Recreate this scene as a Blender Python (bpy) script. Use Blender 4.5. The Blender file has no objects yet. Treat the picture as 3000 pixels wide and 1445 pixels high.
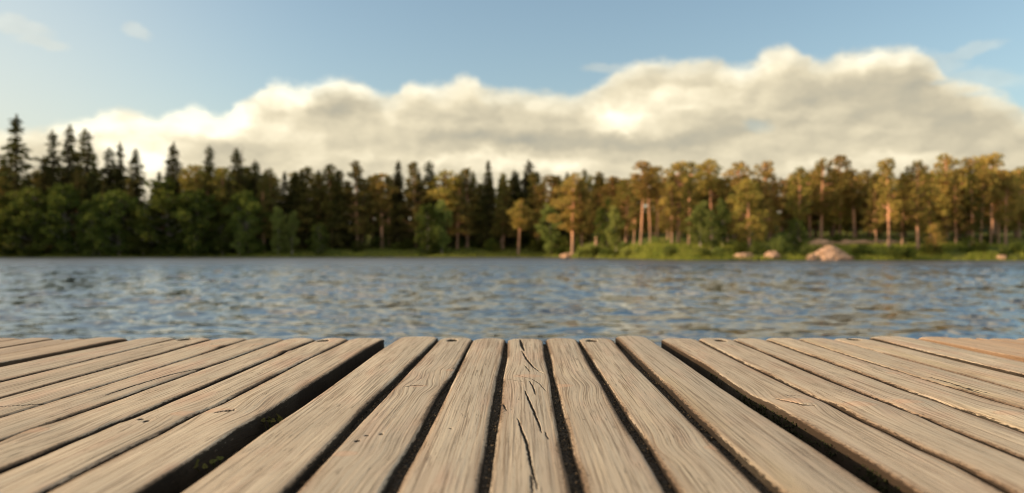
import bpy, math, random
import numpy as np
R = math.radians
random.seed(7)
rng = np.random.default_rng(11)
S = bpy.context.scene
C = S.collection

# ------------------------------------------------------------------ camera
CAM_H, DECK_Z = 1.15, 0.90
F = 2288.0                       # focal length in 3000-px units
HOR = 738.0
cam_d = bpy.data.cameras.new('camera')
cam = bpy.data.objects.new('camera', cam_d); C.objects.link(cam)
cam.location = (0, 0, CAM_H); cam.rotation_euler = (R(90), 0, 0)
cam_d.sensor_width = 36; cam_d.lens = 36 * F / 3000
cam_d.shift_y = (HOR - 722.5) / 3000
cam_d.clip_start = 0.02; cam_d.clip_end = 9000
cam_d.dof.use_dof = True; cam_d.dof.focus_distance = 1.42; cam_d.dof.aperture_fstop = 3.3
S.camera = cam
S.cycles.filter_width = 1.0

# ------------------------------------------------------------------ sun, sky
SUN_AZ, SUN_EL = -92.0, 17.0
sd = bpy.data.lights.new('sun', 'SUN'); sd.energy = 4.6; sd.angle = R(0.6); sd.color = (1.0, 0.70, 0.42)
sun = bpy.data.objects.new('sun', sd); C.objects.link(sun)
from mathutils import Vector
sdir = Vector((math.sin(R(SUN_AZ)) * math.cos(R(SUN_EL)), math.cos(R(SUN_AZ)) * math.cos(R(SUN_EL)), math.sin(R(SUN_EL))))
sun.rotation_euler = sdir.to_track_quat('Z', 'Y').to_euler(); sun.location = (-20, 0, 12)
S.view_settings.view_transform = 'Standard'; S.view_settings.look = 'None'
S.view_settings.gamma = 1; S.view_settings.exposure = 0.65; S.view_settings.use_curve_mapping = False


class NT:
    """small helper for node trees"""
    def __init__(s, nt):
        s.nt = nt; s.L = nt.links
    def n(s, t, **k):
        nd = s.nt.nodes.new(t)
        for a, b in k.items(): setattr(nd, a, b)
        return nd
    def put(s, sock, v):
        if isinstance(v, bpy.types.NodeSocket): s.L.new(v, sock)
        elif isinstance(v, (tuple, list)) and len(v) == 3 and len(sock.default_value) == 4: sock.default_value = (*v, 1)
        else: sock.default_value = v
    def m(s, op, a, b=0.0, c=None, clamp=False):
        nd = s.n('ShaderNodeMath', operation=op, use_clamp=clamp)
        s.put(nd.inputs[0], a); s.put(nd.inputs[1], b)
        if c is not None: s.put(nd.inputs[2], c)
        return nd.outputs[0]
    def v(s, op, a, b=(0, 0, 0), sc=None):
        nd = s.n('ShaderNodeVectorMath', operation=op)
        s.put(nd.inputs[0], a); s.put(nd.inputs[1], b)
        if sc is not None: s.put(nd.inputs['Scale'], sc)
        return nd.outputs['Value'] if op in ('LENGTH', 'DOT_PRODUCT') else nd.outputs[0]
    def xyz(s, x, y, z=0.0):
        nd = s.n('ShaderNodeCombineXYZ')
        for i, q in enumerate((x, y, z)): s.put(nd.inputs[i], q)
        return nd.outputs[0]
    def sep(s, a):
        nd = s.n('ShaderNodeSeparateXYZ'); s.put(nd.inputs[0], a); return nd.outputs
    def ramp(s, v, lo, hi, a=0.0, b=1.0, smooth=True):
        nd = s.n('ShaderNodeMapRange', interpolation_type='SMOOTHSTEP' if smooth else 'LINEAR')
        s.put(nd.inputs[0], v); s.put(nd.inputs[1], lo); s.put(nd.inputs[2], hi); s.put(nd.inputs[3], a); s.put(nd.inputs[4], b)
        return nd.outputs[0]
    def noise(s, vec, scale=1.0, detail=3.0, rough=0.55, dist=0.0):
        nd = s.n('ShaderNodeTexNoise', noise_dimensions='3D')
        s.put(nd.inputs['Vector'], vec); nd.inputs['Scale'].default_value = scale
        nd.inputs['Detail'].default_value = detail; nd.inputs['Roughness'].default_value = rough
        nd.inputs['Distortion'].default_value = dist
        return nd.outputs
    def mix(s, f, a, b, mode='MIX'):
        nd = s.n('ShaderNodeMix', data_type='RGBA', blend_type=mode)
        s.put(nd.inputs[0], f); s.put(nd.inputs[6], a); s.put(nd.inputs[7], b)
        return nd.outputs[2]


def azel(xd, yd):
    """degrees of azimuth / elevation of a spot seen from the jetty (2576-px picture units)"""
    az = math.atan((xd - 1288) / 1965.0)
    return math.degrees(az), math.degrees(math.atan((634 - yd) / 1965.0 * math.cos(az)))


def build_world():
    w = bpy.data.worlds.new('World'); S.world = w; w.use_nodes = True
    w.node_tree.nodes.clear(); t = NT(w.node_tree)
    out = t.n('ShaderNodeOutputWorld'); bg = t.n('ShaderNodeBackground')
    t.L.new(bg.outputs[0], out.inputs[0])
    sky = t.n('ShaderNodeTexSky', sky_type='NISHITA'); sky.sun_disc = False
    sky.sun_elevation = R(SUN_EL); sky.sun_rotation = R(SUN_AZ)
    sky.altitude = 100; sky.air_density = 1.0; sky.dust_density = 2.4; sky.ozone_density = 1.6
    tc = t.n('ShaderNodeTexCoord'); d = t.sep(tc.outputs['Generated'])
    az = t.m('MULTIPLY', t.m('ARCTAN2', d[0], d[1]), 57.2958)
    el = t.m('MULTIPLY', t.m('ARCSINE', d[2]), 57.2958)
    P = t.xyz(az, el, 0)
    w1 = t.noise(t.v('MULTIPLY', P, (0.16, 0.30, 0)), 1.0, 6, 0.62)[1]
    w1 = t.v('MULTIPLY', t.v('SUBTRACT', w1, (0.5, 0.5, 0.5)), (4.2, 2.6, 0))
    w2 = t.noise(t.v('MULTIPLY', P, (0.75, 1.1, 0)), 1.0, 5, 0.6)[1]
    w2 = t.v('MULTIPLY', t.v('SUBTRACT', w2, (0.5, 0.5, 0.5)), (1.3, 1.0, 0))
    PW = t.v('ADD', t.v('ADD', P, w1), w2)
    PS = t.v('ADD', P, t.v('SCALE', w1, sc=0.35)); PS = t.v('ADD', PS, w2)

    def blob(x, y, rx, ry, tilt=0.0, soft=0.25, src=None):
        a, e = azel(x, y); k = 1965 * math.pi / 180 / max(0.5, math.cos(R(a)) ** 2)
        q = t.v('SUBTRACT', src or PW, (a, e, 0))
        if tilt:
            vr = t.n('ShaderNodeVectorRotate', rotation_type='Z_AXIS'); t.put(vr.inputs['Vector'], q)
            vr.inputs['Angle'].default_value = R(-tilt); q = vr.outputs[0]
        q = t.v('MULTIPLY', q, (k / rx, k * math.cos(R(a)) / ry, 0))
        return t.ramp(t.v('LENGTH', q), 1.0 + soft, soft, 0, 1)

    top = [(-400, 500), (0, 330), (120, 308), (200, 298), (260, 276), (330, 268), (380, 292), (430, 279), (500, 268), (540, 292), (590, 266),
           (640, 240), (690, 205), (760, 213), (850, 196), (920, 206), (980, 238), (1040, 204), (1100, 213), (1170, 190), (1230, 217),
           (1300, 226), (1380, 235), (1440, 238), (1500, 212), (1535, 186), (1575, 162), (1640, 146), (1700, 152), (1780, 140), (1860, 162), (1920, 126),
           (1960, 113), (2020, 130), (2060, 152), (2130, 131), (2200, 124), (2290, 118), (2335, 132), (2390, 190), (2450, 205),
           (2520, 235), (2576, 270), (3200, 420)]
    fc = t.n('ShaderNodeFloatCurve'); cv = fc.mapping.curves[0]
    pts = []
    for x, y in top:
        a, e = azel(x, y); pts.append(((a + 50) / 100, e / 20))
    cv.points[0].location = (0, 0.06); cv.points[1].location = (1, 0.2)
    for p in pts: cv.points.new(*p)
    fc.mapping.update()
    s2 = t.sep(PS)
    t.put(fc.inputs['Value'], t.m('DIVIDE', t.m('ADD', s2[0], 50), 100, clamp=True))
    edge = t.m('MULTIPLY', fc.outputs[0], 20)
    gap = t.m('SUBTRACT', edge, s2[1])                       # degrees below the top of the bank
    mask = t.m('MULTIPLY', t.ramp(gap, -0.30, 0.55), t.ramp(gap, -0.2, 1.6, 0.72, 1.0))
    for b in [(50, 65, 62, 16, -6), (105, 102, 50, 11, -6), (345, 75, 26, 13, -15), (2440, 133, 60, 12, 8), (1520, 170, 45, 9, 0), (2350, 160, 60, 22, -10), (2450, 205, 90, 22, -8)]:
        mask = t.m('MAXIMUM', mask, t.m('MULTIPLY', blob(*b, 0.8, PS), 0.20))
    for b in [(1905, 318, 42, 20, -12, 0.3), (2470, 240, 60, 10, 0, 0.3), (2370, 205, 40, 9, 0, 0.3)]:
        mask = t.m('MULTIPLY', mask, t.m('SUBTRACT', 1, t.m('MULTIPLY', blob(*b[:5], b[5], PS), 0.3)))
    # light and dark masses of the bank
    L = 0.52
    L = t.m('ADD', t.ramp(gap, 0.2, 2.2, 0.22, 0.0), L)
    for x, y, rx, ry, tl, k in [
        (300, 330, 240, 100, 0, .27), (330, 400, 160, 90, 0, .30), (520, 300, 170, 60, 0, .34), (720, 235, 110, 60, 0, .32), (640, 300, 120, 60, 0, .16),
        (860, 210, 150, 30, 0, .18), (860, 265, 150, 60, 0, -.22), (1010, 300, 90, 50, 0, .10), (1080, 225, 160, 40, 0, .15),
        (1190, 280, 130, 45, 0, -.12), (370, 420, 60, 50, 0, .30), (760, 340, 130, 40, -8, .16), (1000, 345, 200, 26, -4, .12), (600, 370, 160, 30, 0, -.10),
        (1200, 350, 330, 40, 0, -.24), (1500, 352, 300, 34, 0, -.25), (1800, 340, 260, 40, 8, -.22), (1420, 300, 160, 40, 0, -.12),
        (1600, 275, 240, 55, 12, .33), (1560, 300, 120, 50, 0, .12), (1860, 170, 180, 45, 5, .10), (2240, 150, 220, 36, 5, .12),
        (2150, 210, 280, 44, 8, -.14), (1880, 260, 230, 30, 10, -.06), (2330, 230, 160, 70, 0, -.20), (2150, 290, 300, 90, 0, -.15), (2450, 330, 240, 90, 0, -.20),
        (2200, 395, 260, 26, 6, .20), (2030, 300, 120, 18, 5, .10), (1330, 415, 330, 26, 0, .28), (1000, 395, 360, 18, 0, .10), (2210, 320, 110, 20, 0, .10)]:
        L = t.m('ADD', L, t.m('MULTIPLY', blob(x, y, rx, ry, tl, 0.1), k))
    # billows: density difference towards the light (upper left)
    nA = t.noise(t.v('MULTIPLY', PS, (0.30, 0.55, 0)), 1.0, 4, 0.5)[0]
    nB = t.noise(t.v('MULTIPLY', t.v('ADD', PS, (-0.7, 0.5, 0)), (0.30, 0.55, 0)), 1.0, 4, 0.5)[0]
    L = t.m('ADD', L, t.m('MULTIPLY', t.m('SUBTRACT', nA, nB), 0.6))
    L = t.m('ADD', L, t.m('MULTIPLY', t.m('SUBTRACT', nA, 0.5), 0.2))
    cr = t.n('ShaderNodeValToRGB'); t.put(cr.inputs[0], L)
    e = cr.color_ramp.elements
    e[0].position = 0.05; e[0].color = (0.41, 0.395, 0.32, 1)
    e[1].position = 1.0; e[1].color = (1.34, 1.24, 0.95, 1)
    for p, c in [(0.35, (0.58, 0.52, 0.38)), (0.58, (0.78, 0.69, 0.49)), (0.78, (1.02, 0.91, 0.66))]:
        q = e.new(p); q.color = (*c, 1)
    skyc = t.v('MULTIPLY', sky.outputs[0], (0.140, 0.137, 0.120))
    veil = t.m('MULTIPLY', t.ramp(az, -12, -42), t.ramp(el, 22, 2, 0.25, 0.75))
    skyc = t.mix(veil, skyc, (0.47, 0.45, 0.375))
    # unseen broken cloud added overhead to put cream glints in the water
    hn = t.noise(t.v('MULTIPLY', tc.outputs['Generated'], (4.2, 4.2, 9.0)), 1, 5, 0.6)[0]
    hi = t.m('MULTIPLY', t.ramp(hn, 0.44, 0.55), t.ramp(el, 19.5, 24))
    skyc = t.mix(hi, skyc, t.mix(t.ramp(hn, 0.48, 0.66), (0.50, 0.46, 0.36), (1.4, 1.15, 0.84)))
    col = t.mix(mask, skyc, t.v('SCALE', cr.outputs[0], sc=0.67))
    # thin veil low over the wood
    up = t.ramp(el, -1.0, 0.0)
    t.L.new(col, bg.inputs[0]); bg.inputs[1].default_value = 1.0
    w.cycles.sampling_method = 'MANUAL'; w.cycles.sample_map_resolution = 1024


build_world()

# ------------------------------------------------------------------ numpy helpers
def vnoise(x, y, seed=0):
    """smooth value noise in -1..1"""
    x = np.asarray(x, float); y = np.asarray(y, float)
    xi = np.floor(x).astype(np.int64); yi = np.floor(y).astype(np.int64)
    fx = x - xi; fy = y - yi; fx = fx * fx * (3 - 2 * fx); fy = fy * fy * (3 - 2 * fy)
    def h(a, b):
        n = (a * 374761393 + b * 668265263 + seed * 974634777) & 0xffffffff
        n = ((n ^ (n >> 13)) * 1274126177) & 0xffffffff
        n = (n ^ (n >> 16)) & 0xffff
        return n / 32767.5 - 1
    a, b, c, d = h(xi, yi), h(xi + 1, yi), h(xi, yi + 1), h(xi + 1, yi + 1)
    return (a * (1 - fx) + b * fx) * (1 - fy) + (c * (1 - fx) + d * fx) * fy


def fbm(x, y, seed=0, o=4, g=0.5):
    r = 0; a = 1; tot = 0
    for i in range(o):
        r = r + a * vnoise(np.asarray(x) * 2 ** i, np.asarray(y) * 2 ** i, seed + i * 17); tot += a; a *= g
    return r / tot


def sstep(a, b, x):
    t = np.clip((np.asarray(x, float) - a) / (b - a), 0, 1); return t * t * (3 - 2 * t)


def mesh_np(name, V, Q, smooth=False, mats=()):
    V = np.ascontiguousarray(V, np.float32); Q = np.ascontiguousarray(Q, np.int32); k = Q.shape[1]
    me = bpy.data.meshes.new(name)
    me.vertices.add(len(V)); me.vertices.foreach_set('co', V.ravel())
    me.loops.add(Q.size); me.loops.foreach_set('vertex_index', Q.ravel())
    me.polygons.add(len(Q)); me.polygons.foreach_set('loop_start', np.arange(0, Q.size, k, dtype=np.int32))
    me.polygons.foreach_set('use_smooth', np.full(len(Q), smooth, dtype=bool))
    for m in mats: me.materials.append(m)
    me.update(calc_edges=True)
    return me


def attr(me, name, data, kind='FLOAT'):
    a = me.attributes.new(name, kind, 'POINT')
    a.data.foreach_set('value' if kind == 'FLOAT' else 'vector', np.ascontiguousarray(data, np.float32).ravel())


def grid_faces(nr, nc, base=0, wrap=False):
    i = np.arange(nr - 1)[:, None]; j = np.arange(nc if wrap else nc - 1)[None, :]
    j2 = (j + 1) % nc
    a = i * nc + j; b = i * nc + j2; c = (i + 1) * nc + j2; d = (i + 1) * nc + j
    return np.stack([a, b, c, d], -1).reshape(-1, 4) + base


def link(name, me, parent=None, loc=None):
    o = bpy.data.objects.new(name, me); C.objects.link(o)
    if parent: o.parent = parent
    if loc is not None: o.location = loc
    return o


def tag(o, label=None, cat=None, group=None, kind=None):
    if label: o['label'] = label
    if cat: o['category'] = cat
    if group: o['group'] = group
    if kind: o['kind'] = kind
    return o


def material(name):
    m = bpy.data.materials.new(name); m.use_nodes = True; m.node_tree.nodes.clear()
    t = NT(m.node_tree); out = t.n('ShaderNodeOutputMaterial')
    return m, t, out


def principled(t, out, col, rough=0.7, spec=0.3, normal=None):
    b = t.n('ShaderNodeBsdfPrincipled'); t.put(b.inputs['Base Color'], col); t.put(b.inputs['Roughness'], rough)
    t.put(b.inputs['Specular IOR Level'], spec)
    if normal is not None: t.L.new(normal, b.inputs['Normal'])
    t.L.new(b.outputs[0], out.inputs[0]); return b


def bump(t, h, dist, strength=1.0, base=None):
    b = t.n('ShaderNodeBump'); b.inputs['Distance'].default_value = dist; b.inputs['Strength'].default_value = strength
    t.put(b.inputs['Height'], h)
    if base is not None: t.L.new(base, b.inputs['Normal'])
    return b.outputs[0]


# ------------------------------------------------------------------ materials
def mat_wood():
    m, t, out = material('weathered_wood')
    g = t.n('ShaderNodeAttribute', attribute_name='grain').outputs['Vector']
    kn = t.n('ShaderNodeAttribute', attribute_name='knot').outputs['Fac']
    gr = t.n('ShaderNodeAttribute', attribute_name='grime_shade').outputs['Fac']
    al = t.n('ShaderNodeAttribute', attribute_name='algae').outputs['Fac']
    tn = t.n('ShaderNodeAttribute', attribute_name='tint').outputs['Fac']
    broad = t.noise(t.v('MULTIPLY', g, (34, 2.2, 1)), 1, 3, 0.5)
    s1 = t.noise(t.v('MULTIPLY', g, (190, 3.5, 1)), 1, 4, 0.6)[0]
    s2 = t.noise(t.v('MULTIPLY', g, (400, 5, 1)), 1, 5, 0.7)[0]
    s3 = t.noise(t.v('MULTIPLY', g, (1500, 60, 1)), 1, 2, 0.6)[0]
    x = t.sep(g)
    # growth rings: uneven lines running with the grain
    ph = t.m('ADD', t.m('MULTIPLY', x[0], 640), t.m('MULTIPLY', t.noise(t.v('MULTIPLY', g, (40, 1.3, 1)), 1, 2, 0.5)[0], 16))
    ring = t.m('POWER', t.m('MULTIPLY_ADD', t.m('SINE', ph), 0.5, 0.5), 2.0)
    ring = t.m('MULTIPLY', ring, t.ramp(broad[0], 0.30, 0.62))
    dark = t.m('ADD', t.m('MULTIPLY', t.ramp(s1, 0.44, 0.72), 0.40), t.m('MULTIPLY', ring, 0.22))
    dark = t.m('ADD', dark, t.m('MULTIPLY', t.ramp(s2, 0.44, 0.72), 0.62), clamp=True)
    col = t.mix(t.ramp(broad[0], 0.35, 0.66), (0.45, 0.395, 0.315), (0.52, 0.46, 0.37))
    blot = t.noise(t.v('MULTIPLY', g, (16, 4.0, 1)), 1, 4, 0.6)
    col = t.mix(t.ramp(blot[0], 0.46, 0.66, 0, 0.7), col, (0.46, 0.335, 0.265))
    col = t.mix(t.m('MULTIPLY', al, t.ramp(s2, 0.3, 0.6, 0.4, 0.9)), col, (0.42, 0.34, 0.15))
    grey = t.noise(t.v('MULTIPLY', g, (20, 3.0, 3)), 1, 3, 0.6)[1]
    col = t.mix(t.ramp(t.sep(grey)[1], 0.42, 0.60, 0, 0.75), col, (0.40, 0.365, 0.30))
    col = t.mix(t.m('MULTIPLY', dark, 0.60), col, (0.22, 0.165, 0.12))
    # fine black checks
    chk = t.noise(t.v('MULTIPLY', g, (480, 14, 5)), 1, 3, 0.6)[0]
    cks = t.m('MULTIPLY', t.ramp(chk, 0.60, 0.66), t.ramp(t.noise(t.v('MULTIPLY', g, (26, 7, 8)), 1, 3, 0.6)[0], 0.46, 0.62))
    col = t.mix(t.m('MULTIPLY', cks, 0.88), col, (0.05, 0.04, 0.03))
    to = t.n('ShaderNodeAttribute', attribute_name='tone').outputs['Fac']
    col = t.mix(t.m('MULTIPLY', to, 0.48), col, (0.285, 0.262, 0.228))
    stn = t.noise(t.v('MULTIPLY', g, (9, 1.6, 11)), 1, 5, 0.65)[0]
    col = t.mix(t.ramp(stn, 0.50, 0.68, 0, 0.26), col, (0.22, 0.18, 0.14))
    fib = t.noise(t.v('MULTIPLY', g, (330, 3.2, 2)), 1, 5, 0.75)[0]
    col = t.mix(t.ramp(fib, 0.50, 0.60, 0, 0.68), col, (0.12, 0.092, 0.068))
    # tiny specks of dirt
    sp = t.n('ShaderNodeTexVoronoi'); t.put(sp.inputs['Vector'], t.v('MULTIPLY', g, (60, 45, 1))); sp.inputs['Scale'].default_value = 1
    spk = t.m('MULTIPLY', t.ramp(sp.outputs['Distance'], 0.085, 0.05), t.ramp(t.sep(sp.outputs['Color'])[0], 0.86, 0.90))
    col = t.mix(t.m('MULTIPLY', spk, 0.7), col, (0.10, 0.06, 0.04))
    # knots
    kr = t.m('SINE', t.m('MULTIPLY', kn, 26))
    col = t.mix(t.ramp(kn, 0.35, 0.75, 0, 0.35), col, (0.50, 0.33, 0.24))
    col = t.mix(t.m('MULTIPLY', t.ramp(kn, 0.3, 0.5), t.ramp(kr, 0.2, 1.0, 0, 0.35)), col, (0.24, 0.16, 0.11))
    ed = t.n('ShaderNodeAttribute', attribute_name='edge').outputs['Fac']
    fuz = t.noise(t.v('MULTIPLY', g, (260, 110, 1)), 1, 4, 0.75)[0]
    col = t.mix(t.m('MULTIPLY', ed, 0.75), col, (0.235, 0.16, 0.105))
    col = t.mix(t.m('MULTIPLY', t.ramp(t.m('ADD', ed, t.m('MULTIPLY', t.m('SUBTRACT', fuz, 0.5), 2.2)), 0.55, 0.9), 0.8), col, (0.05, 0.042, 0.034))
    col = t.mix(t.ramp(ed, 0.45, 0.95, 0, 0.85), col, (0.115, 0.080, 0.055))  # lips painted darker to hold back the sunlit rim
    # edge lichen and dirt plus shade painted in gaps and cracks, ragged along fibres
    gr_ = gr; rag = t.noise(t.v('MULTIPLY', g, (420, 55, 1)), 1, 4, 0.65)[0]
    gm = t.ramp(t.m('ADD', gr, t.m('MULTIPLY', t.m('SUBTRACT', rag, 0.5), 1.5)), 0.42, 0.72, 0, 0.93)
    col = t.mix(gm, col, (0.012, 0.010, 0.008))
    col = t.mix(tn, col, (0.36, 0.235, 0.15))
    h = t.m('ADD', t.m('MULTIPLY', s1, -0.22), t.m('MULTIPLY', s2, -0.55)); h = t.m('ADD', h, t.m('MULTIPLY', s3, -0.35))
    h = t.m('SUBTRACT', h, t.m('MULTIPLY', ring, 0.2)); h = t.m('SUBTRACT', h, t.m('MULTIPLY', cks, 0.8))
    principled(t, out, col, 0.85, 0.10, bump(t, h, 0.0011, 0.9))
    return m


def mat_flat(name, col, rough=0.8, spec=0.2, col2=None, scale=5.0, bmp=0.0, coord='Object', detail=4):
    m, t, out = material(name)
    c = col
    tc = t.n('ShaderNodeTexCoord').outputs[coord]
    nz = t.noise(tc, scale, detail, 0.6)[0]
    c = t.mix(t.ramp(nz, 0.35, 0.65), col, col2 or tuple(q * 0.6 for q in col))
    principled(t, out, c, rough, spec, bump(t, nz, bmp) if bmp else None)
    return m


def mat_leaf(name, cols, trans=0.3):
    """cols: three leaf colours; trees differ a little, clumps differ a little"""
    m, t, out = material(name)
    oi = t.n('ShaderNodeObjectInfo'); tc = t.n('ShaderNodeTexCoord').outputs['Object']
    n1 = t.noise(tc, 0.55, 3, 0.6)[0]; n2 = t.noise(tc, 2.6, 2, 0.5)[0]
    c = t.mix(t.ramp(n1, 0.38, 0.64), cols[0], cols[1])
    c = t.mix(t.ramp(n2, 0.45, 0.7, 0, 0.6), c, cols[2])
    hs = t.n('ShaderNodeHueSaturation'); t.put(hs.inputs['Color'], c)
    t.put(hs.inputs['Hue'], t.m('MULTIPLY_ADD', oi.outputs['Random'], 0.035, 0.482))
    t.put(hs.inputs['Value'], t.m('MULTIPLY_ADD', t.m('FRACT', t.m('MULTIPLY', oi.outputs['Random'], 7.31)), 0.7, 0.65))
    hs.inputs['Saturation'].default_value = 1.0
    d = t.n('ShaderNodeBsdfDiffuse'); tr = t.n('ShaderNodeBsdfTranslucent'); mx = t.n('ShaderNodeMixShader')
    t.L.new(hs.outputs[0], d.inputs[0]); t.L.new(hs.outputs[0], tr.inputs[0]); mx.inputs[0].default_value = trans
    t.L.new(d.outputs[0], mx.inputs[1]); t.L.new(tr.outputs[0], mx.inputs[2]); t.L.new(mx.outputs[0], out.inputs[0])
    return m


def mat_bark_pine():
    m, t, out = material('pine_bark')
    tc = t.n('ShaderNodeTexCoord').outputs['Object']
    z = t.sep(tc)[2]
    nz = t.noise(t.v('MULTIPLY', tc, (3, 3, 0.8)), 1, 4, 0.6)[0]
    c1 = t.mix(nz, (0.22, 0.14, 0.10), (0.46, 0.30, 0.21))        # grey-brown lower bark
    c2 = t.mix(nz, (0.62, 0.30, 0.17), (0.80, 0.45, 0.28))        # flaking orange upper bark
    c = t.mix(t.ramp(t.m('ADD', z, t.m('MULTIPLY', nz, 3)), 2.5, 7.5), c1, c2)
    principled(t, out, c, 0.85, 0.1, bump(t, nz, 0.05))
    return m


def mat_water():
    m, t, out = material('lake_water')
    g = t.n('ShaderNodeNewGeometry').outputs['Position']
    a = t.noise(t.v('MULTIPLY', g, (5.0, 8.0, 1)), 1, 3, 0.55)[0]
    b = t.noise(t.v('MULTIPLY', g, (1.3, 2.2, 1)), 1, 3, 0.6)[0]
    h = t.m('ADD', t.m('MULTIPLY', a, 0.0015), t.m('MULTIPLY', b, 0.006))
    nrm = bump(t, h, 1.0, 1.0)
    p = principled(t, out, (0.006, 0.018, 0.034), t.ramp(t.sep(g)[1], 12, 95, 0.03, 0.34), 0.75, nrm); p.inputs['IOR'].default_value = 2.0
    return m


def mat_ground():
    m, t, out = material('shore_ground')
    tc = t.n('ShaderNodeTexCoord').outputs['Object']
    n1 = t.noise(tc, 0.22, 5, 0.6)[0]; n2 = t.noise(tc, 1.3, 4, 0.6)[0]
    c = t.mix(t.ramp(n1, 0.35, 0.62), (0.050, 0.075, 0.016), (0.11, 0.12, 0.026))
    c = t.mix(t.ramp(n2, 0.52, 0.72, 0, 0.6), c, (0.14, 0.10, 0.05))
    principled(t, out, c, 0.9, 0.1, bump(t, n2, 0.3))
    return m


def mat_rock():
    m, t, out = material('granite')
    tc = t.n('ShaderNodeTexCoord').outputs['Object']
    n1 = t.noise(tc, 1.1, 5, 0.65)[0]; n2 = t.noise(tc, 5, 4, 0.6)[0]
    c = t.mix(t.ramp(n1, 0.35, 0.65), (0.56, 0.36, 0.25), (0.30, 0.19, 0.12))
    c = t.mix(t.ramp(n2, 0.55, 0.7, 0, 0.6), c, (0.14, 0.12, 0.09))
    principled(t, out, c, 0.85, 0.2, bump(t, n1, 0.3))
    return m


WOOD = mat_wood()
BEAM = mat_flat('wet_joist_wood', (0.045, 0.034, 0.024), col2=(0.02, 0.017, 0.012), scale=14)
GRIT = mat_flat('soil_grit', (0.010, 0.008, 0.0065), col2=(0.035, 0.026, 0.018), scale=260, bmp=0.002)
GRAIN = mat_flat('sand_grain', (0.13, 0.095, 0.06), col2=(0.02, 0.016, 0.012), scale=120)
STEEL = mat_flat('rusty_steel', (0.13, 0.07, 0.045), 0.6, 0.4, (0.05, 0.035, 0.03), 300)
WATER = mat_water(); GROUND = mat_ground(); ROCK = mat_rock()
BARKP = mat_bark_pine()
BARKS = mat_flat('spruce_bark', (0.12, 0.085, 0.06), scale=3)
BARKB = mat_flat('birch_bark', (0.50, 0.44, 0.38), col2=(0.10, 0.08, 0.07), scale=2.5)
L_SPRUCE = mat_leaf('spruce_needles', [(0.060, 0.070, 0.024), (0.10, 0.095, 0.030), (0.17, 0.125, 0.042)], 0.15)
L_PINE = mat_leaf('pine_needles', [(0.195, 0.19, 0.048), (0.36, 0.27, 0.072), (0.60, 0.35, 0.125)], 0.25)
L_SHADEPINE = mat_leaf('shaded_pine_needles', [(0.11, 0.115, 0.033), (0.20, 0.165, 0.046), (0.34, 0.22, 0.075)], 0.2)  # pine needles darkened to paint in shade over the central wood
L_BROAD = mat_leaf('broad_leaves', [(0.055, 0.085, 0.022), (0.105, 0.135, 0.03), (0.24, 0.23, 0.05)], 0.35)
L_PALE = mat_leaf('pale_leaves', [(0.15, 0.19, 0.05), (0.21, 0.24, 0.07), (0.27, 0.28, 0.09)], 0.35)
L_GRASS = mat_leaf('grass_blades', [(0.20, 0.24, 0.040), (0.31, 0.33, 0.065), (0.42, 0.36, 0.11)], 0.35)
L_WEED = mat_leaf('weed_leaves', [(0.035, 0.042, 0.014), (0.06, 0.062, 0.022), (0.11, 0.08, 0.035)], 0.1)
L_MOSS = mat_flat('moss', (0.035, 0.038, 0.012), col2=(0.010, 0.011, 0.005), scale=400, bmp=0.002)

# ------------------------------------------------------------------ the lake
def build_water():
    ys = np.concatenate([np.linspace(-60, 2.0, 90), np.exp(np.linspace(np.log(2.05), np.log(190), 1700))])
    nc = 900
    s = np.linspace(-1, 1, nc)
    Y = np.repeat(ys[:, None], nc, 1)
    half = np.where(ys > 0, 0.80 * ys + 9 + 14 * np.exp(-ys / 5), 23 - ys * 0.3)
    X = s[None, :] * half[:, None]
    Z = np.zeros_like(X); DX = np.zeros_like(X); DY = np.zeros_like(X)
    r = np.random.default_rng(5); n = 70
    lam = np.exp(r.uniform(np.log(0.17), np.log(2.2), n))
    th = r.normal(R(-75), R(36), n)
    sl = 0.135 * np.sqrt(2.0 / n) * np.where(lam > 1.6, 0.6, 1.0)
    k = 2 * np.pi / lam; amp = sl / k; ph = r.uniform(0, 2 * np.pi, n)
    # gusts make calmer and rougher areas
    gust = 0.62 + 2.6 * np.clip(fbm(X / 1.3, Y / 2.2, 3, 4), 0, 1) + 0.35 * sstep(15, 70, Y)
    for i in range(n):
        # drop waves the local grid is too coarse to carry
        dy = np.gradient(ys)[:, None]
        fade = np.clip((lam[i] / (dy * 3.2)) - 0.4, 0, 1)
        a = amp[i] * fade * gust
        p = k[i] * (math.cos(th[i]) * X + math.sin(th[i]) * Y) + ph[i] + 0.6 * vnoise(X / (lam[i] * 3), Y / (lam[i] * 3), i)
        sp = np.sin(p); cp = np.cos(p)
        Z += a * cp; DX -= 0.7 * a * math.cos(th[i]) * sp; DY -= 0.7 * a * math.sin(th[i]) * sp
    V = np.stack([X + DX, Y + DY, Z], -1).reshape(-1, 3)
    me = mesh_np('water', V, grid_faces(len(ys), nc), True, [WATER])
    tag(link('water', me), 'rippled blue grey lake water between the jetty and the wood', kind='structure')


build_water()


def shore_y(X):
    X = np.asarray(X, float)
    y = 165 - 63 * sstep(6, 25, X) + 1.2 * fbm(X / 7, X * 0 + 3.3, 9, 3)
    y = y - 1.15 * np.clip(-122 - X, 0, 90)
    return y + 0.10 * np.clip(X - 75, 0, 200)


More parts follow.
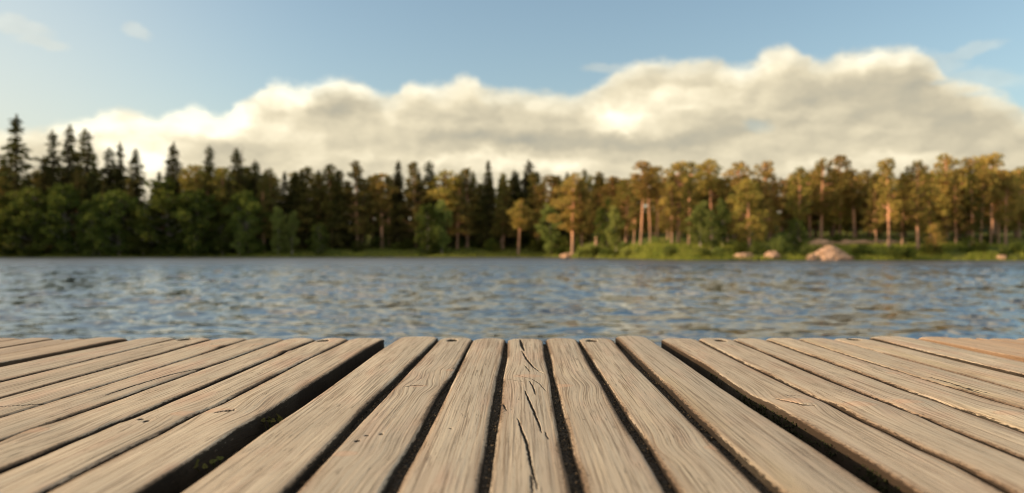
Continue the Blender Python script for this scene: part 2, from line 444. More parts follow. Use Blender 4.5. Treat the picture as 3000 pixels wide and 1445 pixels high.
def ground_z(X, Y):
    X = np.asarray(X, float); Y = np.asarray(Y, float)
    s = Y - shore_y(X)
    right = sstep(4, 26, X)
    h = np.where(s < 0, np.clip(s * 0.35, -2.2, 0) - 0.02, 0)
    bank = 0.35 * sstep(0, 2.0, s)
    rise_l = 1.9 * sstep(1, 15, s) + 7.0 * sstep(25, 75, s)
    rise_r = 1.7 * sstep(.5, 8, s) + 1.3 * sstep(10, 19, s) + 6.5 * sstep(24, 70, s)
    h = h + np.where(s > 0, bank + rise_l * (1 - right) + rise_r * right, 0)
    h = h + np.where(s > 1, 0.35, 0.0) * fbm(X / 6, Y / 6, 21, 4) * sstep(0, 5, s)
    return h


def build_ground():
    xs = np.concatenate([[-4000, -2000, -900, -500, -330], np.arange(-230, -125, 5), np.arange(-125, 120, 1.2), np.arange(120, 200, 6), [260, 400, 900, 2000, 4000]])
    ys = np.concatenate([[-4000, -1500, -400, -100, -20, 30, 60], np.arange(70, 96, 4), np.arange(96, 215, 1.1), np.arange(215, 300, 8), [400, 800, 2000, 5000]])
    X, Y = np.meshgrid(xs, ys)
    V = np.stack([X, Y, ground_z(X, Y)], -1).reshape(-1, 3)
    me = mesh_np('ground', V, grid_faces(len(ys), len(xs)), True, [GROUND])
    tag(link('ground', me), 'grassy ground rising behind the far shoreline', kind='structure')


build_ground()

# ------------------------------------------------------------------ the jetty
def px(x, y, z=DECK_Z):
    d = F * (CAM_H - z) / (y - HOR)
    return (x - 1500) / F * d, d


Y_END = F * (CAM_H - DECK_Z) / (990 - HOR)      # about 2.27 m
Y_START = 0.35

# the joints between planks, as (x, y) spots read off the picture (3000 px wide), left lip and right lip
def one(*p): return list(p)
G = {}
G['P'] = (one((80, 989), (0, 1001), (-300, 1046)), None, 0.006)
G['Q'] = (one((178, 988), (97, 1003), (0, 1019), (-300, 1070)), None, 0.003)
G['R'] = (one((272, 987), (194, 1005), (97, 1024), (0, 1041), (-300, 1094)), None, 0.004)
G['S'] = (one((383, 989), (306, 1002), (191, 1030), (96, 1048), (0, 1062), (-300, 1115)), one((400, 993), (268, 1020), (153, 1043), (0, 1074), (-300, 1133)), 0)
G['T'] = (one((513, 994), (459, 1004), (383, 1022), (306, 1041), (230, 1062), (153, 1081), (77, 1100), (0, 1117), (-300, 1190)), None, 0.004)
G['U'] = (one((614, 994), (550, 1010), (500, 1026), (459, 1041), (383, 1058), (306, 1081), (230, 1102), (153, 1123), (77, 1144), (0, 1164), (-300, 1245)), None, 0.004)
G['V'] = (one((713, 994), (653, 1015), (596, 1035), (500, 1064), (383, 1104), (287, 1133), (191, 1161), (96, 1190), (0, 1217), (-300, 1308)), None, 0.004)
G['W'] = (one((806, 1002), (749, 1022), (710, 1039), (653, 1062), (596, 1077), (500, 1112), (421, 1138), (364, 1161), (306, 1184), (230, 1207), (153, 1234), (92, 1253), (0, 1286), (-300, 1402)), None, 0.006)
G['X'] = (one((913, 999), (860, 1020), (825, 1035), (768, 1058), (691, 1092), (596, 1135), (498, 1173), (440, 1200), (383, 1223), (325, 1238), (268, 1265), (191, 1295), (115, 1330), (0, 1376), (-300, 1513)), None, 0.007)
G['Y'] = (one((1009, 1001), (959, 1024), (883, 1058), (825, 1089), (768, 1119), (710, 1150), (653, 1180), (592, 1207), (551, 1223), (498, 1249), (459, 1272), (383, 1307), (306, 1345), (230, 1383), (115, 1445), (-300, 1665)), None, 0.007)
G['Z'] = (one((1125, 993), (1077, 1018), (1000, 1066), (932, 1110), (844, 1166), (768, 1212), (691, 1254), (615, 1310), (500, 1380), (380, 1455), (0, 1690)), one((1168, 993), (1115, 1027), (1000, 1112), (883, 1196), (768, 1272), (653, 1357), (531, 1445), (200, 1680)), 0)
G['A'] = (one((1273, 1002), (1184, 1085), (1103, 1158), (1023, 1238), (921, 1353), (833, 1445), (620, 1665)), one((1281, 1002), (1203, 1085), (1132, 1161), (1057, 1238), (959, 1345), (867, 1445), (665, 1665)), 0)
G['B'] = (one((1377, 1002), (1325, 1096), (1281, 1154), (1214, 1284), (1145, 1383), (1111, 1445), (970, 1680)), one((1383, 1002), (1337, 1096), (1306, 1161), (1245, 1284), (1184, 1391), (1159, 1445), (1030, 1680)), 0)
G['C'] = (one((1478, 1002), (1469, 1047), (1452, 1115), (1436, 1200), (1425, 1295), (1408, 1376), (1396, 1445), (1352, 1680)), one((1488, 1002), (1488, 1047), (1476, 1100), (1471, 1177), (1455, 1276), (1446, 1353), (1440, 1410), (1434, 1445), (1404, 1680)), 0)
G['D'] = (one((1590, 1002), (1596, 1054), (1609, 1100), (1615, 1154), (1628, 1238), (1645, 1330), (1661, 1383), (1674, 1445), (1715, 1680)), one((1603, 1002), (1617, 1047), (1622, 1096), (1636, 1135), (1653, 1215), (1668, 1253), (1682, 1326), (1703, 1376), (1720, 1445), (1770, 1680)), 0)
G['E'] = (one((1693, 1002), (1726, 1069), (1768, 1135), (1814, 1219), (1864, 1295), (1913, 1372), (1955, 1445), (2090, 1680)), one((1703, 1002), (1745, 1066), (1791, 1135), (1841, 1215), (1890, 1276), (1940, 1357), (1997, 1445), (2142, 1680)), 0)
G['F'] = (one((1799, 999), (1844, 1054), (1921, 1131), (1997, 1207), (2088, 1295), (2161, 1364), (2241, 1445), (2470, 1680)), one((1816, 1001), (1875, 1058), (1959, 1138), (2036, 1215), (2096, 1269), (2172, 1337), (2291, 1445), (2545, 1680)), 0)
G['G'] = (one((1893, 990), (1978, 1045), (2000, 1060), (2100, 1131), (2191, 1192), (2383, 1314), (2574, 1441), (2940, 1680)), one((1942, 996), (1997, 1027), (2077, 1072), (2191, 1150), (2306, 1203), (2421, 1270), (2536, 1336), (2600, 1377), (2700, 1440), (3060, 1680)), 0)
G['H'] = (one((2050, 995), (2069, 1006), (2115, 1031), (2191, 1069), (2268, 1104), (2344, 1142), (2383, 1161), (2440, 1184), (2536, 1234), (2600, 1261), (2630, 1276), (2706, 1314), (2821, 1360), (2897, 1402), (2974, 1445), (3400, 1680)), None, 0.007)
G['I'] = (one((2153, 995), (2191, 1012), (2268, 1043), (2344, 1077), (2421, 1112), (2498, 1142), (2599, 1180), (2649, 1200), (2706, 1215), (2764, 1245), (2840, 1276), (2936, 1314), (3000, 1341), (3400, 1505)), None, 0.007)
G['J'] = (one((2251, 993), (2325, 1024), (2421, 1058), (2498, 1085), (2600, 1119), (2630, 1135), (2725, 1165), (2802, 1192), (2897, 1223), (3000, 1261), (3400, 1400)), None, 0.008)
G['K'] = (one((2352, 993), (2421, 1020), (2498, 1047), (2600, 1077), (2725, 1119), (2821, 1142), (2917, 1173), (3000, 1192), (3400, 1315)), None, 0.004)
G['L'] = (one((2450, 993), (2534, 1018), (2630, 1047), (2725, 1073), (2821, 1096), (2917, 1123), (3000, 1146), (3400, 1253)), None, 0.005)
G['M'] = (one((2545, 989), (2637, 1012), (2725, 1037), (2821, 1060), (2917, 1083), (3000, 1102), (3400, 1196)), None, 0.004)
G['N'] = (one((2655, 987), (2744, 1008), (2821, 1026), (2917, 1047), (3000, 1064), (3400, 1148)), one((2679, 989), (2744, 1001), (2821, 1017), (2917, 1037), (3000, 1052), (3400, 1132)), 0)
G['O'] = (one((2778, 989), (2850, 1000), (2927, 1015), (3000, 1028), (3400, 1099)), None, 0.004)
G['1'] = (one((2872, 989), (2930, 998), (3000, 1008), (3400, 1074)), None, 0.004)
G['2'] = (one((2963, 990), (3400, 1054)), None, 0.004)
order = list('PQRSTUVWXYZABCDEFGHIJKLMN') + ['O', '1', '2']


def curve(pts, keep=1.0):
    q = np.array([px(*p) for p in pts]); i = np.argsort(q[:, 1]); q = q[i]
    c = np.polyfit(q[:, 1], q[:, 0], 1); f0 = np.polyval(c, q[:, 1]); q[:, 0] = f0 + keep * (q[:, 0] - f0)
    def f(y):
        y = np.asarray(y, float); x = np.interp(y, q[:, 1], q[:, 0])
        # carry on in a straight line beyond the measured ends
        s0 = (q[min(3, len(q) - 1), 0] - q[0, 0]) / (q[min(3, len(q) - 1), 1] - q[0, 1]); s0 = np.clip(s0, -0.03, 0.06)
        x = np.where(y < q[0, 1], q[0, 0] + s0 * (y - q[0, 1]), x)
        x = np.where(y > q[-1, 1], q[-1, 0] + s0 * (y - q[-1, 1]), x)
        return x
    return f


def lips(k):
    a, b, w = G[k]; kp = {'G': .8, 'Z': .8, 'H': .55, 'Y': .6, 'X': .5, 'I': .4, 'S': .6}.get(k, .8 if k in 'ABCDEF' else .22); fa = curve(a, kp)
    if b is None: return (lambda y: fa(y) - w * 0.5), (lambda y: fa(y) + w * 0.5)
    fb = curve(b, kp); e = 0.0013 if k in 'ABCDEF' else 0.0
    return (lambda y: fa(y) + e), (lambda y: fb(y) - e)


LIPS = {k: lips(k) for k in order}
PITCH = 0.1
# knots: (x, y, radius, strength of the swirl, bulge)
KNOTS = [(1225, 1132, .020, .012, .0012), (1545, 1101, .034, .010, .0012), (640, 1206, .030, .018, .002), (545, 1214, .028, .014, .003),
         (2335, 1178, .034, .020, .004), (2520, 1192, .034, .016, .005), (2100, 1310, .02, .008, .001), (1325, 1085, .02, .008, .0005),
         (1640, 1130, .03, .014, .0008), (2660, 1180, .03, .015, .004), (2960, 1215, .03, .015, .004), (830, 1030, .02, .01, .003),
         (640, 1015, .03, .012, .003), (90, 1265, .03, .012, .003), (760, 1010, .02, .01, .002), (2620, 1095, .02, .01, .001), (1010, 1330, .02, .006, 0)]
CRACKS = [([(1524, 993), (1529, 1012), (1536, 1027)], .0042, .012), ([(1529, 1027), (1542, 1050), (1561, 1073), (1577, 1085), (1594, 1092)], .0024, .010),
          ([(1552, 1115), (1561, 1131), (1569, 1154)], .0012, .004), ([(1538, 1142), (1540, 1148), (1552, 1177), (1565, 1207), (1577, 1234), (1586, 1265)], .0017, .007),
          ([(1517, 1223), (1529, 1261), (1544, 1299), (1550, 1334), (1557, 1368), (1569, 1410), (1574, 1432)], .0017, .007), ([(1473, 1180), (1484, 1200)], .0012, .005),
          ([(1536, 1069), (1554, 1089)], .0009, .004), ([(1511, 1096), (1535, 1104), (1560, 1110), (1580, 1122), (1600, 1145)], .0007, .002),
          ([(1484, 1108), (1510, 1113), (1540, 1118)], .0006, .0015), ([(1596, 1262), (1606, 1285)], .0010, .003), ([(1555, 1390), (1560, 1445)], .0012, .003),
          ([(2272, 1170), (2282, 1173), (2300, 1178), (2330, 1184), (2350, 1189), (2385, 1190)], .0024, .010), ([(2305, 1161), (2345, 1160)], .0010, .003),
          ([(655, 1208), (668, 1208), (684, 1205)], .0048, .009), ([(630, 1213), (655, 1208)], .0016, .004),
          ([(1185, 1134), (1215, 1131), (1240, 1132)], .0014, .003),
          ([(310, 1158), (400, 1128), (500, 1098), (640, 1066)], .0012, .005), ([(0, 1192), (120, 1180), (200, 1165), (310, 1136), (400, 1112)], .0010, .003),
          ([(2725, 1105), (2800, 1126), (2870, 1150)], .0009, .003), ([(2800, 1128), (2900, 1152)], .0008, .003)]
PITS = [(1046, 1293, .0035), (1074, 1277, .0030), (1117, 1273, .0030), (1320, 1254, .002), (910, 1077, .0015), (412, 1227, .004), (428, 1233, .004), (620, 1008, .004), (545, 1010, .004), (475, 1011, .004),
        (1672, 1099, .0012), (1500, 1198, .0012), (1712, 1229, .0015)]
SCREWS = [(1325, 998), (1733, 998), (2112, 998), (2500, 994), (946, 998), (541, 995), (204, 991), (2862, 993)]
ALG = {'F': (0.75, -0.8), 'K': (0.5, -0.7), 'J': (0.3, -0.8), 'L': (0.35, -0.5), 'E': (0.35, -0.7), 'D': (0.2, -0.6)}
TINT = {'N': .42, 'O': .5, '1': .5, '2': .5, 'P': .18, 'Q': .2, 'R': .15, 'first': .2, 'G': .04, 'H': .03}
ZOFF = {'Z': .0035, 'F': .0042, 'M': .004, 'N': .004, 'R': .002, 'S': .001, 'C': -.001, 'P': .001}
YOFF = {'Z': .012, 'F': .015, 'M': .01, 'C': -.004, 'X': .006, 'T': -.003, 'J': .004}
jetty = bpy.data.objects.new('wooden_jetty', None); C.objects.link(jetty); jetty.location = (0, 0, 0)
tag(jetty, 'weathered grey brown plank jetty in the foreground with dark gaps between its boards', 'jetty')
KW = [(px(x, y), r, a, b) for x, y, r, a, b in KNOTS]


def segdist(X, Y, pts):
    d = np.full(X.shape, 9.0); u = np.zeros(X.shape)
    L = [0.0]
    for a, b in zip(pts[:-1], pts[1:]): L.append(L[-1] + math.dist(a, b))
    for i, (a, b) in enumerate(zip(pts[:-1], pts[1:])):
        ax, ay = a; bx, by = b; dx, dy = bx - ax, by - ay; l2 = dx * dx + dy * dy
        t = np.clip(((X - ax) * dx + (Y - ay) * dy) / l2, 0, 1)
        q = np.hypot(X - ax - t * dx, Y - ay - t * dy); s = (L[i] + t * math.sqrt(l2)) / L[-1]
        u = np.where(q < d, s, u); d = np.minimum(d, q)
    return d, u


def plank(idx, fl, fr, key):
    th = 0.034; rnd = 0.0068 + 0.001 * math.sin(idx * 3.1)
    yend = Y_END + YOFF.get(key, 0.004 * math.sin(idx * 5.3)); zo = ZOFF.get(key, 0.0006 * math.sin(idx * 2.7)) 
    if yend > 3: yend = Y_END
    n1 = 560 if key != 'C' else 1100
    step = np.linspace(0, 1, n1) ** 1.0
    ys = Y_START + (yend - rnd - Y_START) * step
    ye = yend - rnd + rnd * np.sin(np.linspace(0.12, 1, 9) * math.pi / 2)
    ys = np.concatenate([ys, ye])
    drop = np.where(ys > yend - rnd, rnd - np.sqrt(np.clip(rnd ** 2 - (ys - (yend - rnd)) ** 2, 0, None)), 0) * 0.9
    mid_n = {'C': 84, 'G': 64, 'Y': 60, 'V': 56, 'A': 50}.get(key, 34)
    # profile parameters: lower left, left rounding, top, right rounding, lower right
    a = np.linspace(0, math.pi / 2, 9)
    L = fl(ys); Rr = fr(ys)
    wob = 0.0005
    L = L + wob * fbm(ys * 9, ys * 0 + idx, 31, 3); Rr = Rr + wob * fbm(ys * 9, ys * 0 + idx + 50, 32, 3)
    endpull = 0.004 * sstep(yend - 0.02, yend, ys); L = L + endpull; Rr = Rr - endpull
    cols_x = []; cols_z = []; cols_g = []
    W = Rr - L
    def addc(x, z, gm): cols_x.append(x); cols_z.append(z); cols_g.append(np.full(len(ys), gm))
    addc(L, -th + 0 * ys, 1.0); addc(L, -0.020 + 0 * ys, 1.0); addc(L, -0.013 + 0 * ys, .85)
    for q in a: addc(L + rnd * (1 - math.cos(q)), -rnd * 0.60 * (1 - math.sin(q)) + 0 * ys, .95 * (1 - math.sin(q)) ** 0.6)
    for q in np.linspace(0, 1, mid_n + 2)[1:-1]: addc(L + rnd + (W - 2 * rnd) * q, 0 * ys, 0)
    for q in a[::-1]: addc(Rr - rnd * (1 - math.cos(q)), -rnd * 0.60 * (1 - math.sin(q)) + 0 * ys, .95 * (1 - math.sin(q)) ** 0.6)
    addc(Rr, -0.013 + 0 * ys, .85); addc(Rr, -0.020 + 0 * ys, 1.0); addc(Rr, -th + 0 * ys, 1.0)
    X = np.stack(cols_x, 1); Z = np.stack(cols_z, 1); GM = np.stack(cols_g, 1); Y = np.repeat(ys[:, None], X.shape[1], 1)
    cx = (L + Rr) / 2
    T = (X - cx[:, None]) / (W[:, None] / 2)
    topw = np.clip(1 + Z / 0.012, 0, 1)
    cl = np.polyval(np.polyfit(ys, cx, 1), ys); g = X - (cl * .8 + cx * .2)[:, None] + idx * 0.37
    g = g + 0.0025 * fbm(Y * 2.0, T * 0.5 + idx, 41, 2)
    kn = np.zeros_like(X); bul = np.zeros_like(X)
    for (kx, ky), r, sw, bl in KW:
        if ky > yend + .1: continue
        cxk = np.interp(ky, ys, cx); wk = np.interp(ky, ys, W)
        if abs(kx - cxk) > wk * 0.62: continue
        du = X - kx; dv = Y - ky
        g = g - 0.8 * sw * np.tanh(du / (r * 0.6)) * np.exp(-(dv / (r * 3.0)) ** 2)
        e = np.exp(-(du / r) ** 2 - (dv / (r * 0.75)) ** 2)
        kn = np.maximum(kn, e); bul = bul + bl * np.exp(-(du / (r * 1.3)) ** 2 - (dv / (r * 1.5)) ** 2)
    # relief: cupping, waves along the board, ridged grain
    rel = -(0.0012 * T ** 2 + 0.0045 * np.abs(T) ** 5 * sstep(yend - .05, yend, Y)) * topw + bul * topw + 0.0011 * fbm(Y * 3.5, T * 0.8 + idx * 3, 51, 3)
    rel = rel + topw * (0.00016 * fbm(g * 95, Y * 1.2, 61 + idx, 3) + 0.00012 * fbm(g * 260, Y * 3, 71 + idx, 2))
    # frayed, chewed rounding
    edge = np.clip(1 - topw, 0, 1) + 0.3 * sstep(0.8, 1.0, np.abs(T))
    X = X + (0.0010 * fbm(Y * 60, Z * 160 + idx, 81, 3) + 0.0007 * fbm(Y * 14, Z * 30 + idx, 82, 3)) * edge * np.where(Z < -0.004, 1, 0.5)
    rel = rel + 0.0005 * fbm(Y * 45, g * 120, 83, 3) * edge * topw
    Zt = Z + rel
    crk = np.zeros_like(X)
    fine = np.abs(T) < 1.02
    for pts, w, dep in CRACKS:
        P = [px(*p) for p in pts]
        my = (P[0][1] + P[-1][1]) / 2; cxk = np.interp(my, ys, cx); wk = np.interp(my, ys, W)
        if abs((P[0][0] + P[-1][0]) / 2 - cxk) > wk * 0.55: continue
        jx = 0.0010 * fbm(Y * 90, X * 90, 7, 2)
        d, u = segdist(X + jx, Y, P)
        ww = w * np.clip(np.sin(np.clip(u, 0.03, 0.97) * math.pi) ** 0.5, 0.15, 1)
        f = np.clip(1 - d / (ww + (0.0003 if key == 'C' else 0.0011)), 0, 1); f = np.sqrt(f)
        Zt = Zt - 0.55 * dep * f; crk = np.maximum(crk, f)
    for x, y, r in PITS:
        ax, ay = px(x, y); d = np.hypot((X - ax), (Y - ay) * 0.6); f = np.clip(1 - d / r, 0, 1) ** 0.5
        Zt = Zt - 0.003 * f * topw; crk = np.maximum(crk, f * 0.9 * (topw > .5))
    screws = []
    for x, y in SCREWS:
        ax, ay = px(x, y); cxk = np.interp(ay, ys, cx); wk = np.interp(ay, ys, W)
        if abs(ax - cxk) > wk * .5: continue
        d = np.hypot(X - ax, (Y - ay) * 0.5); d = d * (1 + 0.25 * fbm(X * 90, Y * 90, 5, 2))
        f = sstep(0.0165, 0.0125, d); Zt = Zt - 0.0075 * f * (topw > .3); crk = np.maximum(crk, f * 0.85 * (topw > .3)); screws.append((ax, ay))
    alg = np.zeros_like(X)
    if key in ALG:
        s, c = ALG[key]; alg = s * np.exp(-((T - c) / 0.45) ** 2) * sstep(-0.4, 0.35, fbm(Y * 3, T + idx, 91, 3) + .15)
    Zw = Zt + DECK_Z + zo - drop[:, None] * np.clip(1 + Z / th, 0, 1)
    V = np.stack([X, Y, Zw], -1).reshape(-1, 3); nc = X.shape[1]; nr = len(ys)
    Q = grid_faces(nr, nc)
    # underside strip and end grain, with their own vertices
    V2 = []; Q2 = []
    base = len(V)
    ev = V.reshape(nr, nc, 3)[-1].copy(); eb = ev.copy(); eb[:, 2] = DECK_Z + zo - th; ev[:, 1] += 0.0004; eb[:, 1] += 0.0004
    V2 = np.concatenate([ev, eb]); i = np.arange(nc - 1)
    Q2 = np.stack([base + i, base + i + 1, base + nc + i + 1, base + nc + i], -1)[:, ::-1]
    b2 = base + 2 * nc
    rr = np.arange(0, nr, 8); rr = np.append(rr, nr - 1)
    lo = V.reshape(nr, nc, 3)[rr][:, [0, -1]].reshape(-1, 3); V3 = lo
    k = np.arange(len(rr) - 1); Q3 = np.stack([b2 + 2 * k, b2 + 2 * k + 1, b2 + 2 * k + 3, b2 + 2 * k + 2], -1)[:, ::-1]
    VV = np.concatenate([V, V2, V3]); QQ = np.concatenate([Q[:, ::-1], Q2, Q3])
    me = mesh_np('plank', VV, QQ, True, [WOOD])
    if me.polygons[n1 * 2].normal.z < -0.5: me.flip_normals()
    ex = len(VV) - len(V)
    pad = lambda A, v: np.concatenate([A.reshape(-1), np.full(ex, v)])
    gz = idx * 7.13
    gv = np.stack([g + np.where(Z < -0.002, -Z * np.sign(T) * 0.8, 0), Y, np.full_like(g, gz)], -1).reshape(-1, 3)
    gx = np.stack([VV[len(V):, 0] + idx * .37, VV[len(V):, 2] * 1.0, np.full(ex, gz)], -1)
    attr(me, 'grain', np.concatenate([gv, gx]), 'FLOAT_VECTOR')
    wv = 0.018 * (1 + 0.5 * fbm(Y * 5, idx + T * 0, 97, 3))
    dL = np.clip(1 - (X - L[:, None]) / wv, 0, 1); dR = np.clip(1 - (Rr[:, None] - X) / wv, 0, 1)
    attr(me, 'edge', pad(np.maximum(dL * .95, dR) ** 1.3 * sstep(-.7, .2, fbm(Y * 4, T + idx, 98, 3)), .5))
    attr(me, 'knot', pad(kn, 0)); attr(me, 'algae', pad(alg, 0))
    attr(me, 'grime_shade', pad(np.clip(np.maximum(GM, crk * 4.0), 0, 2), .35))  # dirt and painted shade, deepening down the sides and in cracks
    attr(me, 'tone', np.full(len(VV), 0.5 + 0.5 * math.sin(idx * 12.9898 + 1.3) + 0.35 * (idx % 5 == 2)))
    attr(me, 'tint', pad(np.full_like(g, TINT.get(key, 0.0)), TINT.get(key, 0.0)))
    o = link('plank', me, jetty)
    for ax, ay in screws:
        n = 20; rad = 0.0068; zt = DECK_Z + zo - 0.0052
        vv = [(0, 0, 0.0006)]; 
        for rr_, zz in ((0.0018, 0.0), (rad * .8, 0.0012), (rad, 0.0003), (rad, -0.002)):
            for q in range(n):
                b = 2 * math.pi * q / n; k2 = 0.35 if (rr_ < .002 and q % 5 == 0) else 1
                vv.append((ax * 0 + rr_ * k2 * math.cos(b), rr_ * k2 * math.sin(b), zz))
        fs = [(0, 1 + q, 1 + (q + 1) % n) for q in range(n)]
        for r_ in range(3):
            for q in range(n):
                A = 1 + r_ * n + q; B = 1 + r_ * n + (q + 1) % n; fs.append((A, A + n, B + n, B))
        ms = bpy.data.meshes.new('screw'); ms.from_pydata(vv, [], fs); ms.materials.append(STEEL)
        s = link('screw', ms, o, (ax, ay, zt))
    return o


names = {}
prevR = lambda y: LIPS['P'][0](y) - 0.098
allk = ['first'] + order
for i, k in enumerate(allk):
    fl = prevR if k == 'first' else LIPS[k][1]
    if i + 1 < len(allk): fr = LIPS[allk[i + 1]][0]
    else: fr = (lambda y: LIPS['2'][1](y) + 0.095)
    o = plank(i, fl, fr, k); names[k] = o
for k, l in {'C': 'split plank with long black cracks and a pinkish knot', 'F': 'raised plank with yellow green algae along one edge', 'G': 'plank with an oval knot edged by a dark curved crack',
             'Z': 'raised plank along the edge of the wide black gap', 'Y': 'plank with a pale knot holed at one end', 'N': 'reddish brown plank beside a dark gap', 'A': 'plank with a pale crease of a knot and three small dark pits'}.items():
    names[k]['label'] = l
# some more boards at each side, out to the sides of the jetty
def joist(y0, y1, z0, z1, x0=-3.2, x1=3.4):
    xs = np.linspace(x0, x1, 120); pr = [(y0, z0), (y1, z0), (y1, z1), (y0, z1)]
    V = np.array([[x, y + 0.002 * math.sin(x * 9 + j), z + 0.001 * math.sin(x * 13 + 2 * j)] for x in xs for j, (y, z) in enumerate(pr)])
    me = mesh_np('joist', V, grid_faces(120, 4, wrap=True), False, [BEAM]); return link('joist', me, jetty)
zt = DECK_Z - 0.036
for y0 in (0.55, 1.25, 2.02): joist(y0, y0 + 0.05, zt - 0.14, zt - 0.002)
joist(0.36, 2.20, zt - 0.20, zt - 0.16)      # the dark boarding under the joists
# piles under the outer beam
for xx in (-2.4, -0.8, 0.9, 2.5):
    n = 20; zs = np.linspace(-1.9, zt - 0.21, 12)
    V = np.array([[xx + 0.07 * math.cos(2 * math.pi * q / n) * (1 + .04 * math.sin(q * 3 + z * 4)), 2.0 + 0.07 * math.sin(2 * math.pi * q / n), z] for z in zs for q in range(n)])
    link('pile', mesh_np('pile', V, grid_faces(12, n, wrap=True), True, [BEAM]), jetty)

# grit packed into the narrow joints of the middle boards
def build_grit():
    VV = []; QQ = []; b = 0
    for k in 'ABCDEF':
        fl, fr = LIPS[k]; ys = np.linspace(Y_START, Y_END - 0.02, 900); L = fl(ys) - 0.004; Rr = fr(ys) + 0.004
        n = 12; t = np.linspace(0, 1, n); X = L[:, None] + (Rr - L)[:, None] * t; Y = np.repeat(ys[:, None], n, 1)
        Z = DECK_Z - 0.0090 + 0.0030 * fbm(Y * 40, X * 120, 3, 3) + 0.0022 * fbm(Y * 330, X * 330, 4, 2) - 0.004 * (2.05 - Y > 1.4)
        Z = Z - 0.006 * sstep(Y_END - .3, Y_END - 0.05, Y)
        VV.append(np.stack([X, Y, Z], -1).reshape(-1, 3)); QQ.append(grid_faces(900, n, b)); b += 900 * n
    # loose grains
    oct_ = np.array([(1, 0, 0), (0, 1, 0), (-1, 0, 0), (0, -1, 0), (0, 0, 1), (0, 0, -1)], float)
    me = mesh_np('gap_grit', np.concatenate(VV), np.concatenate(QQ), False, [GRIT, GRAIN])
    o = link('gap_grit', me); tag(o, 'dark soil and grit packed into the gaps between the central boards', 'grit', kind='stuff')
    V = []; Fc = []; b = 0
    for k in 'ABCDEF':
        fl, fr = LIPS[k]
        for _ in range(420):
            y = Y_START + (Y_END - Y_START - .02) * rng.random() ** 1.3; l = float(fl(y)); r = float(fr(y))
            x = l + (r - l) * rng.uniform(0.05, 0.95); s = rng.uniform(.0006, .0018)
            z = DECK_Z - 0.0072 + rng.uniform(-.002, .002)
            V.append(oct_ * s * rng.uniform(.6, 1.3, (6, 1)) + (x, y, z))
            for a, c in ((0, 1), (1, 2), (2, 3), (3, 0)): Fc.append((b + a, b + c, b + 4)); Fc.append((b + c, b + a, b + 5))
            b += 6
    me = mesh_np('sand_grain', np.concatenate(V), np.array(Fc), False, [GRAIN])
    link('sand_grain', me, o)


build_grit()

# little weeds growing up through the wide left gap
def weed(name, x, y, z, leaves, label, r, sd):
    root = link(name, None, None, (x, y, z)); rg = random.Random(sd)
    tag(root, label, 'weed')
    V = []; Q = []; SV = []; SQ = []
    for (lx, ly, lz, s, ang) in leaves:
        # round toothed leaf as a small curved fan sheet
        n = 12; c = Vector((lx, ly, lz)); b = len(V)
        tilt = Vector((math.cos(ang), math.sin(ang), rg.uniform(.2, .8))).normalized(); side = tilt.cross(Vector((0.2, -.4, 1))).normalized()
        nr = tilt.cross(side)
        V.append(tuple(c + nr * s * .15))
        for q in range(n):
            a = 2 * math.pi * q / n; rr = s * (1 + 0.18 * math.cos(3 * a)) * (0.9 + .2 * (q % 2))
            V.append(tuple(c + tilt * rr * math.cos(a) + side * rr * .8 * math.sin(a) - nr * 0.08 * s * math.cos(2 * a)))
        Q += [(b, b + 1 + q, b + 1 + (q + 1) % n) for q in range(n)]
        # stem
        p0 = Vector((0, 0, -0.02)); p1 = c; b2 = len(SV)
        for i in range(6):
            t_ = i / 5; p = p0.lerp(p1, t_) + Vector((0, 0, -.01 * math.sin(t_ * 3.14)))
            for q in range(4): SV.append((p.x + .0007 * math.cos(q * 1.57), p.y, p.z + .0007 * math.sin(q * 1.57)))
        for i in range(5):
            for q in range(4): SQ.append((b2 + i * 4 + q, b2 + i * 4 + (q + 1) % 4, b2 + i * 4 + 4 + (q + 1) % 4, b2 + i * 4 + 4 + q))
    ml = bpy.data.meshes.new('leaves'); ml.from_pydata(V, [], Q); ml.materials.append(L_WEED); ml.shade_smooth(); link('leaves', ml, root)
    ms = bpy.data.meshes.new('stem'); ms.from_pydata(SV, [], SQ); ms.materials.append(L_WEED); link('stem', ms, root)


wz = DECK_Z - 0.012
X0, Y0 = px(812, 1236, wz)
rg = random.Random(3)
weed('leafy_weed', X0 - .004, Y0, wz, [(rg.uniform(-.014, .010), rg.uniform(-.016, .016), rg.uniform(-.004, .008), rg.uniform(.0035, .0055), rg.uniform(0, 6)) for _ in range(11)],
     'small tuft of toothed green leaves in the middle of the wide left gap', 1, 1)
X0, Y0 = px(640, 1350, wz)
weed('leafy_weed', X0, Y0, wz, [(-.022, -.022, .002, .0075, 1.2), (-.010, -.018, -.002, .004, 2.2), (-.006, -.002, .0, .005, .4), (.0, .006, .002, .0045, 3), (-.002, -.010, -.002, .004, 5), (.010, .0, -.002, .003, 1), (.028, .052, .004, .006, 1.5), (.024, .046, .0, .004, 2.5), (.012, .022, -.002, .0025, 0)],
     'straggling weed with one round green leaf low in the wide left gap', 1, 2)

